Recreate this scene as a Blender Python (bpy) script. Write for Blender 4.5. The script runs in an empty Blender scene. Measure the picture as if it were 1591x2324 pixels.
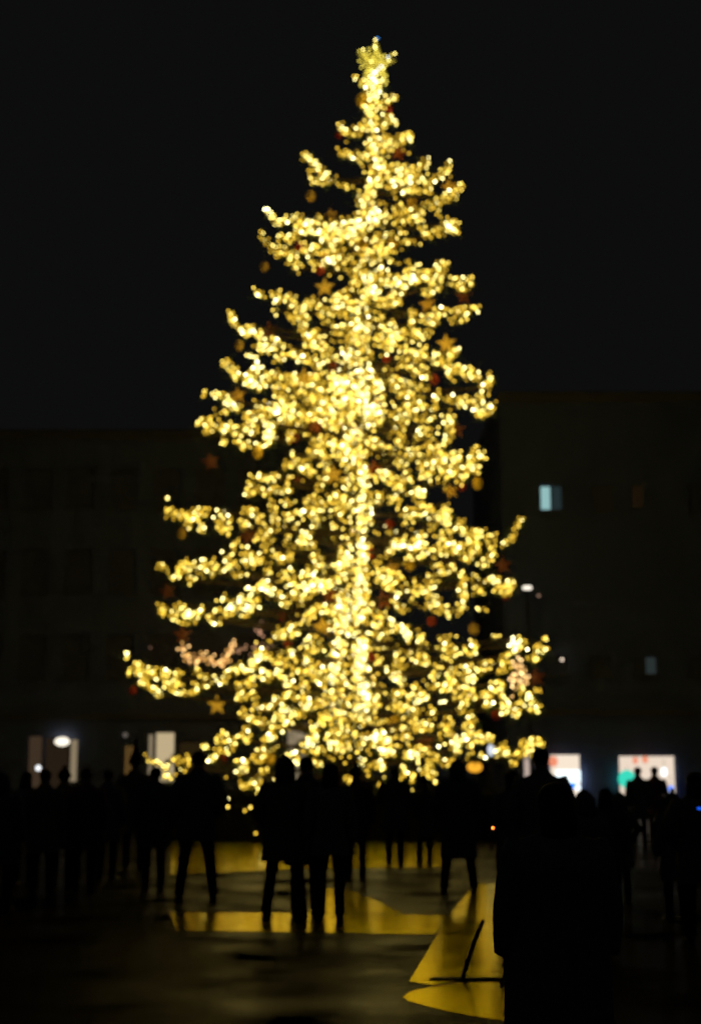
import bpy, bmesh, math, random
import numpy as np
from mathutils import Vector, Matrix

random.seed(11)
rng = np.random.default_rng(11)
SC = bpy.context.scene
COL = SC.collection
PI = math.pi

# ---------------------------------------------------------------- camera, night sky, exposure
CAM_H = 1.6
cam_d = bpy.data.cameras.new('camera')
cam = bpy.data.objects.new('camera', cam_d)
COL.objects.link(cam)
cam_d.sensor_fit = 'VERTICAL'
cam_d.sensor_height = 36.0
cam_d.lens = 50.0
PITCH = math.atan((1750 - 1162) / 3227.8)
cam.location = (0, 0, CAM_H)
cam.rotation_euler = (PI / 2 + PITCH, 0, 0)
cam_d.clip_start = 0.1
cam_d.clip_end = 900
cam_d.dof.use_dof = True
cam_d.dof.focus_distance = 6.0
cam_d.dof.aperture_fstop = 1.92
cam_d.dof.aperture_blades = 0
SC.camera = cam

world = bpy.data.worlds.new("World")
SC.world = world
world.use_nodes = True
wn = world.node_tree
bg = wn.nodes['Background']
bg.inputs['Color'].default_value = (0.98, 1.0, 1.0, 1)      # even night haze over the town
bg.inputs['Strength'].default_value = 0.0040

SC.view_settings.view_transform = 'Standard'
SC.view_settings.look = 'None'
SC.view_settings.exposure = 0.0
SC.view_settings.gamma = 1.0
SC.view_settings.use_curve_mapping = False
cy = SC.cycles
cy.use_adaptive_sampling = False
cy.use_denoising = True
cy.denoiser = 'OPENIMAGEDENOISE'
cy.denoising_input_passes = 'RGB'
cy.denoising_prefilter = 'NONE'
cy.max_bounces = 4
cy.diffuse_bounces = 2
cy.glossy_bounces = 3
cy.transmission_bounces = 2
cy.sample_clamp_indirect = 4
cy.caustics_reflective = False
cy.caustics_refractive = False

# ---------------------------------------------------------------- helpers
FPX = 3227.8
_c, _s = math.cos(PITCH), math.sin(PITCH)


def ray(vx, vy):
    """direction (per metre of depth Y) seen at a point of the 1591 x 2324 photo"""
    cx = (vx - 795.5) / FPX
    cyy = (1162 - vy) / FPX
    y = _c - cyy * _s
    z = _s + cyy * _c
    return cx / y, z / y


def P(vx, vy, Y):
    dx, dz = ray(vx, vy)
    return Vector((dx * Y, Y, CAM_H + dz * Y))


def G(vx, vy, z=0.0):
    dx, dz = ray(vx, vy)
    Y = (z - CAM_H) / dz
    return Vector((dx * Y, Y, z))


def mat(name, col, rough=0.6, metal=0.0, spec=0.5, emit=None, estr=0.0, noise=None, bump=0.0, coat=0.0):
    m = bpy.data.materials.new(name)
    m.use_nodes = True
    nt = m.node_tree
    b = nt.nodes['Principled BSDF']
    b.inputs['Base Color'].default_value = (*col, 1)
    b.inputs['Roughness'].default_value = rough
    b.inputs['Metallic'].default_value = metal
    b.inputs['Specular IOR Level'].default_value = spec
    b.inputs['Coat Weight'].default_value = coat
    if emit is not None:
        b.inputs['Emission Color'].default_value = (*emit, 1)
        b.inputs['Emission Strength'].default_value = estr
    if noise:
        sc, amt = noise
        tc = nt.nodes.new('ShaderNodeTexCoord')
        n = nt.nodes.new('ShaderNodeTexNoise')
        n.inputs['Scale'].default_value = sc
        n.inputs['Detail'].default_value = 5
        mr = nt.nodes.new('ShaderNodeMapRange')
        mr.inputs['From Min'].default_value = 0.3
        mr.inputs['From Max'].default_value = 0.7
        mr.inputs['To Min'].default_value = 1 - amt
        mr.inputs['To Max'].default_value = 1 + amt
        mx = nt.nodes.new('ShaderNodeVectorMath')
        mx.operation = 'SCALE'
        mx.inputs[0].default_value = col
        nt.links.new(tc.outputs['Object'], n.inputs['Vector'])
        nt.links.new(n.outputs['Fac'], mr.inputs['Value'])
        nt.links.new(mr.outputs['Result'], mx.inputs['Scale'])
        nt.links.new(mx.outputs['Vector'], b.inputs['Base Color'])
        if bump:
            bp = nt.nodes.new('ShaderNodeBump')
            bp.inputs['Strength'].default_value = bump
            bp.inputs['Distance'].default_value = 0.01
            nt.links.new(n.outputs['Fac'], bp.inputs['Height'])
            nt.links.new(bp.outputs['Normal'], b.inputs['Normal'])
    return m


def glow(name, col, strength):
    m = bpy.data.materials.new(name)
    m.use_nodes = True
    nt = m.node_tree
    nt.nodes.clear()
    e = nt.nodes.new('ShaderNodeEmission')
    e.inputs['Color'].default_value = (*col, 1)
    e.inputs['Strength'].default_value = strength
    o = nt.nodes.new('ShaderNodeOutputMaterial')
    nt.links.new(e.outputs[0], o.inputs[0])
    return m


def link(o, parent=None):
    COL.objects.link(o)
    if parent is not None:
        o.parent = parent
    return o


def tag(o, label=None, cat=None, group=None, kind=None):
    if label:
        o['label'] = label
    if cat:
        o['category'] = cat
    if group:
        o['group'] = group
    if kind:
        o['kind'] = kind
    return o


def thing(name, label, cat, loc=(0, 0, 0), rz=0.0, group=None):
    o = bpy.data.objects.new(name, None)
    o.location = loc
    o.rotation_euler = (0, 0, rz)
    o.empty_display_size = 0.3
    COL.objects.link(o)
    return tag(o, label, cat, group)


def me_obj(name, bm, material, parent=None, smooth=False, loc=None):
    me = bpy.data.meshes.new(name)
    bm.to_mesh(me)
    bm.free()
    for mm in (material if isinstance(material, (list, tuple)) else [material]):
        me.materials.append(mm)
    if smooth:
        for p in me.polygons:
            p.use_smooth = True
    o = bpy.data.objects.new(name, me)
    if loc is not None:
        o.location = loc
    return link(o, parent)


def np_mesh(name, V, F, material, parent=None, midx=None, nside=3):
    V = np.asarray(V, dtype=np.float32).reshape(-1, 3)
    F = np.asarray(F, dtype=np.int32).reshape(-1, nside)
    me = bpy.data.meshes.new(name)
    me.vertices.add(len(V))
    me.vertices.foreach_set('co', V.ravel())
    me.loops.add(F.size)
    me.loops.foreach_set('vertex_index', F.ravel())
    me.polygons.add(len(F))
    me.polygons.foreach_set('loop_start', np.arange(0, F.size, nside, dtype=np.int32))
    me.polygons.foreach_set('loop_total', np.full(len(F), nside, dtype=np.int32))
    for mm in (material if isinstance(material, (list, tuple)) else [material]):
        me.materials.append(mm)
    if midx is not None:
        me.polygons.foreach_set('material_index', np.asarray(midx, dtype=np.int32))
    me.update(calc_edges=True)
    o = bpy.data.objects.new(name, me)
    return link(o, parent)


def box(bm, x0, x1, y0, y1, z0, z1, bev=0.0):
    M = Matrix.Translation(((x0 + x1) / 2, (y0 + y1) / 2, (z0 + z1) / 2)) @ Matrix.Diagonal((x1 - x0, y1 - y0, z1 - z0, 1))
    r = bmesh.ops.create_cube(bm, size=1, matrix=M)
    if bev:
        es = list({e for v in r['verts'] for e in v.link_edges})
        bmesh.ops.bevel(bm, geom=es, offset=bev, segments=1, affect='EDGES', profile=0.5)
    return bm


def tube(bm, pts, radii, n=10, cap=True, flat=1.0):
    """tapered tube through pts; radii may be numbers or (rx, ry) pairs"""
    pts = [Vector(p) for p in pts]
    rings = []
    prev = None
    for i, p in enumerate(pts):
        if i == 0:
            d = pts[1] - pts[0]
        elif i == len(pts) - 1:
            d = pts[-1] - pts[-2]
        else:
            d = pts[i + 1] - pts[i - 1]
        d.normalize()
        if prev is None:
            a = Vector((1, 0, 0)) if abs(d.x) < 0.9 else Vector((0, 1, 0))
        else:
            a = prev
        u = (a - d * a.dot(d)).normalized()
        w = d.cross(u)
        prev = u
        r = radii[i] if isinstance(radii, (list, tuple)) else radii
        rx, ry = r if isinstance(r, (list, tuple)) else (r, r)
        rings.append([bm.verts.new(p + u * (rx * math.cos(2 * PI * k / n)) + w * (ry * math.sin(2 * PI * k / n))) for k in range(n)])
    for a, b in zip(rings, rings[1:]):
        for k in range(n):
            bm.faces.new((a[k], a[(k + 1) % n], b[(k + 1) % n], b[k]))
    if cap:
        bm.faces.new(list(reversed(rings[0])))
        bm.faces.new(rings[-1])
    return bm


def lathe(bm, prof, n=16, c=(0, 0, 0)):
    c = Vector(c)
    rings = []
    for r, z in prof:
        rings.append([bm.verts.new(c + Vector((r * math.cos(2 * PI * k / n), r * math.sin(2 * PI * k / n), z))) for k in range(n)])
    for a, b in zip(rings, rings[1:]):
        for k in range(n):
            bm.faces.new((a[k], a[(k + 1) % n], b[(k + 1) % n], b[k]))
    bm.faces.new(list(reversed(rings[0])))
    bm.faces.new(rings[-1])
    return bm


def ellipsoid(bm, c, rx, ry, rz, u=12, v=8):
    M = Matrix.Translation(c) @ Matrix.Diagonal((rx, ry, rz, 1))
    bmesh.ops.create_uvsphere(bm, u_segments=u, v_segments=v, radius=1, matrix=M)
    return bm


# ---------------------------------------------------------------- materials
M = {}
M['bark'] = mat('bark', (0.07, 0.045, 0.028), 0.9, noise=(9, 0.5), bump=0.6)
M['needle_a'] = mat('needle_dark', (0.055, 0.095, 0.016), 0.5)
M['needle_b'] = mat('needle_mid', (0.085, 0.13, 0.022), 0.5)
M['wire'] = mat('wire_rubber', (0.012, 0.02, 0.010), 0.6)
M['black_metal'] = mat('black_metal', (0.015, 0.015, 0.016), 0.55)
M['dark_board'] = mat('dark_board', (0.02, 0.019, 0.018), 0.8, noise=(4, 0.3))
M['gold'] = mat('gold_leaf', (0.80, 0.50, 0.06), 0.35, metal=0.6)
M['brass'] = mat('cap_brass', (0.6, 0.45, 0.15), 0.35, metal=1.0)
M['cord'] = mat('cord', (0.05, 0.04, 0.02), 0.8)

WARM = (1.0, 0.66, 0.17)
LV = [1.5, 2.8, 4.6, 6.4, 9.0, 14.5]
TINT = [(1.0, 0.58, 0.04), (1.0, 0.61, 0.05), (1.0, 0.70, 0.10), (1.0, 0.79, 0.20), (1.0, 0.86, 0.32), (1.0, 0.90, 0.42)]
BULB_M = [glow('warm_bulb_glow', TINT[i], LV[i]) for i in range(6)]
PINK_M = [glow('amber_pink_glow', (1.0, 0.55, 0.17), 2.6), glow('pale_peach_glow', (1.0, 0.64, 0.26), 5.5)]
WHITE_M = glow('cool_white_glow', (0.8, 0.9, 1.0), 3.4)
BLUE_M = glow('blue_glow', (0.05, 0.3, 0.9), 2.2)

# ---------------------------------------------------------------- ground
def ground_mat():
    m = bpy.data.materials.new('dark_worn_asphalt')
    m.use_nodes = True
    nt = m.node_tree
    b = nt.nodes['Principled BSDF']
    tc = nt.nodes.new('ShaderNodeTexCoord')
    n1 = nt.nodes.new('ShaderNodeTexNoise'); n1.inputs['Scale'].default_value = 0.9; n1.inputs['Detail'].default_value = 6
    n2 = nt.nodes.new('ShaderNodeTexNoise'); n2.inputs['Scale'].default_value = 45; n2.inputs['Detail'].default_value = 3
    cr = nt.nodes.new('ShaderNodeMapRange'); cr.inputs['From Min'].default_value = .35; cr.inputs['From Max'].default_value = .68
    cr.inputs['To Min'].default_value = 0.50; cr.inputs['To Max'].default_value = 0.30
    mx = nt.nodes.new('ShaderNodeMapRange'); mx.inputs['To Min'].default_value = .010; mx.inputs['To Max'].default_value = .016
    hs = nt.nodes.new('ShaderNodeVectorMath'); hs.operation = 'SCALE'; hs.inputs[0].default_value = (1.0, 0.74, 0.40)
    sp = nt.nodes.new('ShaderNodeMapRange'); sp.inputs['From Min'].default_value = .35; sp.inputs['From Max'].default_value = .68
    sp.inputs['To Min'].default_value = 0.0; sp.inputs['To Max'].default_value = 0.05
    bp = nt.nodes.new('ShaderNodeBump'); bp.inputs['Strength'].default_value = .5; bp.inputs['Distance'].default_value = .006
    L = nt.links.new
    L(tc.outputs['Object'], n1.inputs['Vector']); L(tc.outputs['Object'], n2.inputs['Vector'])
    L(n1.outputs['Fac'], cr.inputs['Value']); L(cr.outputs[0], b.inputs['Roughness'])
    L(n1.outputs['Fac'], sp.inputs['Value']); L(sp.outputs[0], b.inputs['Specular IOR Level'])
    L(n2.outputs['Fac'], mx.inputs['Value'])
    L(mx.outputs[0], hs.inputs['Scale'])
    L(hs.outputs[0], b.inputs['Base Color'])
    L(n2.outputs['Fac'], bp.inputs['Height']); L(bp.outputs['Normal'], b.inputs['Normal'])
    b.inputs['Specular Tint'].default_value = (1.0, 0.72, 0.12, 1)
    return m


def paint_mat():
    m = bpy.data.materials.new('road_paint_lit_yellow')
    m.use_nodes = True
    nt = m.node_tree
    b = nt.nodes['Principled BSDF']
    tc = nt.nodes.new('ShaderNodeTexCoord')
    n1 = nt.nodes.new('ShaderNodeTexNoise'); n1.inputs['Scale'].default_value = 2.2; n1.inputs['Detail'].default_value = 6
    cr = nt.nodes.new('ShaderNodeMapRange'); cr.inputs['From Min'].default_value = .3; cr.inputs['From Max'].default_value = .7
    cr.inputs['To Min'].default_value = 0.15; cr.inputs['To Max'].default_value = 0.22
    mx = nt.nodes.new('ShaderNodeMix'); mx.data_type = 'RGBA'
    mx.inputs[6].default_value = (0.80, 0.74, 0.02, 1); mx.inputs[7].default_value = (1.0, 0.93, 0.03, 1)  # white paint; yellow of the tree light put into its colour
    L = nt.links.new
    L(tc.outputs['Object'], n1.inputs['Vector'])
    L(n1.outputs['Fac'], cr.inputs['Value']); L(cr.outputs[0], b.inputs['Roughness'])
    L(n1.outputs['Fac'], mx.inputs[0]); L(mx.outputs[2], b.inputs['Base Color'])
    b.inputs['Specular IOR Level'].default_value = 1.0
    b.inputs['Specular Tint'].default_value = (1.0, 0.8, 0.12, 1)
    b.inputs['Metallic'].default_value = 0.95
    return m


M['asphalt'] = ground_mat()
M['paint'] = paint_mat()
bm = bmesh.new()
bmesh.ops.create_grid(bm, x_segments=4, y_segments=4, size=400)
tag(me_obj('ground', bm, M['asphalt']), kind='structure')

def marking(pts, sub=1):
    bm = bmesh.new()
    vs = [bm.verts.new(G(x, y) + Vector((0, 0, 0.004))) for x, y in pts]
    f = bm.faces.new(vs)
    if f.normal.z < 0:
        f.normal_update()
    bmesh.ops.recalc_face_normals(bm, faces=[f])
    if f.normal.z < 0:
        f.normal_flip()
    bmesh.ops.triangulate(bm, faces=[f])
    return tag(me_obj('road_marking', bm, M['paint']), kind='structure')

K = 0.92986
def Z(tagname, x, y):
    ox, oy, s = REG[tagname]
    return (ox + x / s) * K, (oy + y / s) * K

REG = {'1': (640, 80, 3.06), '2': (540, 460, 3.06), '3': (780, 640, 3.616), '4': (460, 820, 3.616),
       '5': (360, 1180, 3.182), '6': (860, 1100, 3.182), '7': (560, 1480, 3.182), '8': (360, 2050, 1.768),
       'A': (600, 60, 2.652), 'B': (450, 600, 1.989), 'F': (850, 1550, 2.893), 'E': (250, 1550, 2.448), 'R': (1150, 1750, 2.836),
       'L': (0, 1650, 2.652)}
def Z8(l):
    return [Z('8', *p) for p in l]
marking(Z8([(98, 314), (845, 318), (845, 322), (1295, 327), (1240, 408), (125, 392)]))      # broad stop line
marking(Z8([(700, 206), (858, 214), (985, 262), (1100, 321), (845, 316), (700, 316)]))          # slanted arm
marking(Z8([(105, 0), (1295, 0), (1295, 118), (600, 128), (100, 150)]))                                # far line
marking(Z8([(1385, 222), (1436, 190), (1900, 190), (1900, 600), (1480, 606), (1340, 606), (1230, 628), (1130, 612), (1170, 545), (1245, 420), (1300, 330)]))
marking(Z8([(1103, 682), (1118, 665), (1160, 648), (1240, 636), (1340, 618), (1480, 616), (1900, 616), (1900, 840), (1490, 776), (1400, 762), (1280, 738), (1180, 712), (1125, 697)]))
# gap between the two paint fields shapes a thin shadow line in bare asphalt

# ---------------------------------------------------------------- the Christmas tree
Y0 = 38.0
TR = [(853, 110), (846, 200), (838, 420), (838, 650), (822, 900), (812, 1150), (800, 1450), (795, 1800), (795, 1868)]
def trunk_x(vy):
    for (x0, y0), (x1, y1) in zip(TR, TR[1:]):
        if vy <= y1:
            t = max(0, (vy - y0) / (y1 - y0))
            return x0 + (x1 - x0) * t
    return TR[-1][0]
def env_r(vy):
    """half width of the crown in metres at a height of the picture"""
    t = min(1.0, max(0.0, (vy - 140) / (1650 - 140)))
    return 0.35 + 5.4 * t ** 0.92

tree = thing('christmas_tree', 'tall spruce Christmas tree wound with warm lights behind the crowd', 'tree', (P(795, 1868, Y0).x, Y0, 0))
TL = Vector(tree.location)
bm = bmesh.new()
tp = [P(x, y, Y0) for x, y in TR]
tp[-1].z = 0.0
tr_r = [0.03, 0.05, 0.09, 0.13, 0.17, 0.21, 0.26, 0.31, 0.34]
tube(bm, [p - TL for p in tp], tr_r, n=12)
me_obj('trunk', bm, M['bark'], tree, smooth=True)

strands = []     # (points V coords, n, spread, mode)
def S(tg, pts, n, s=8, m='n'):
    strands.append(([Z(tg, *p) for p in pts], n, s, m))

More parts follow.
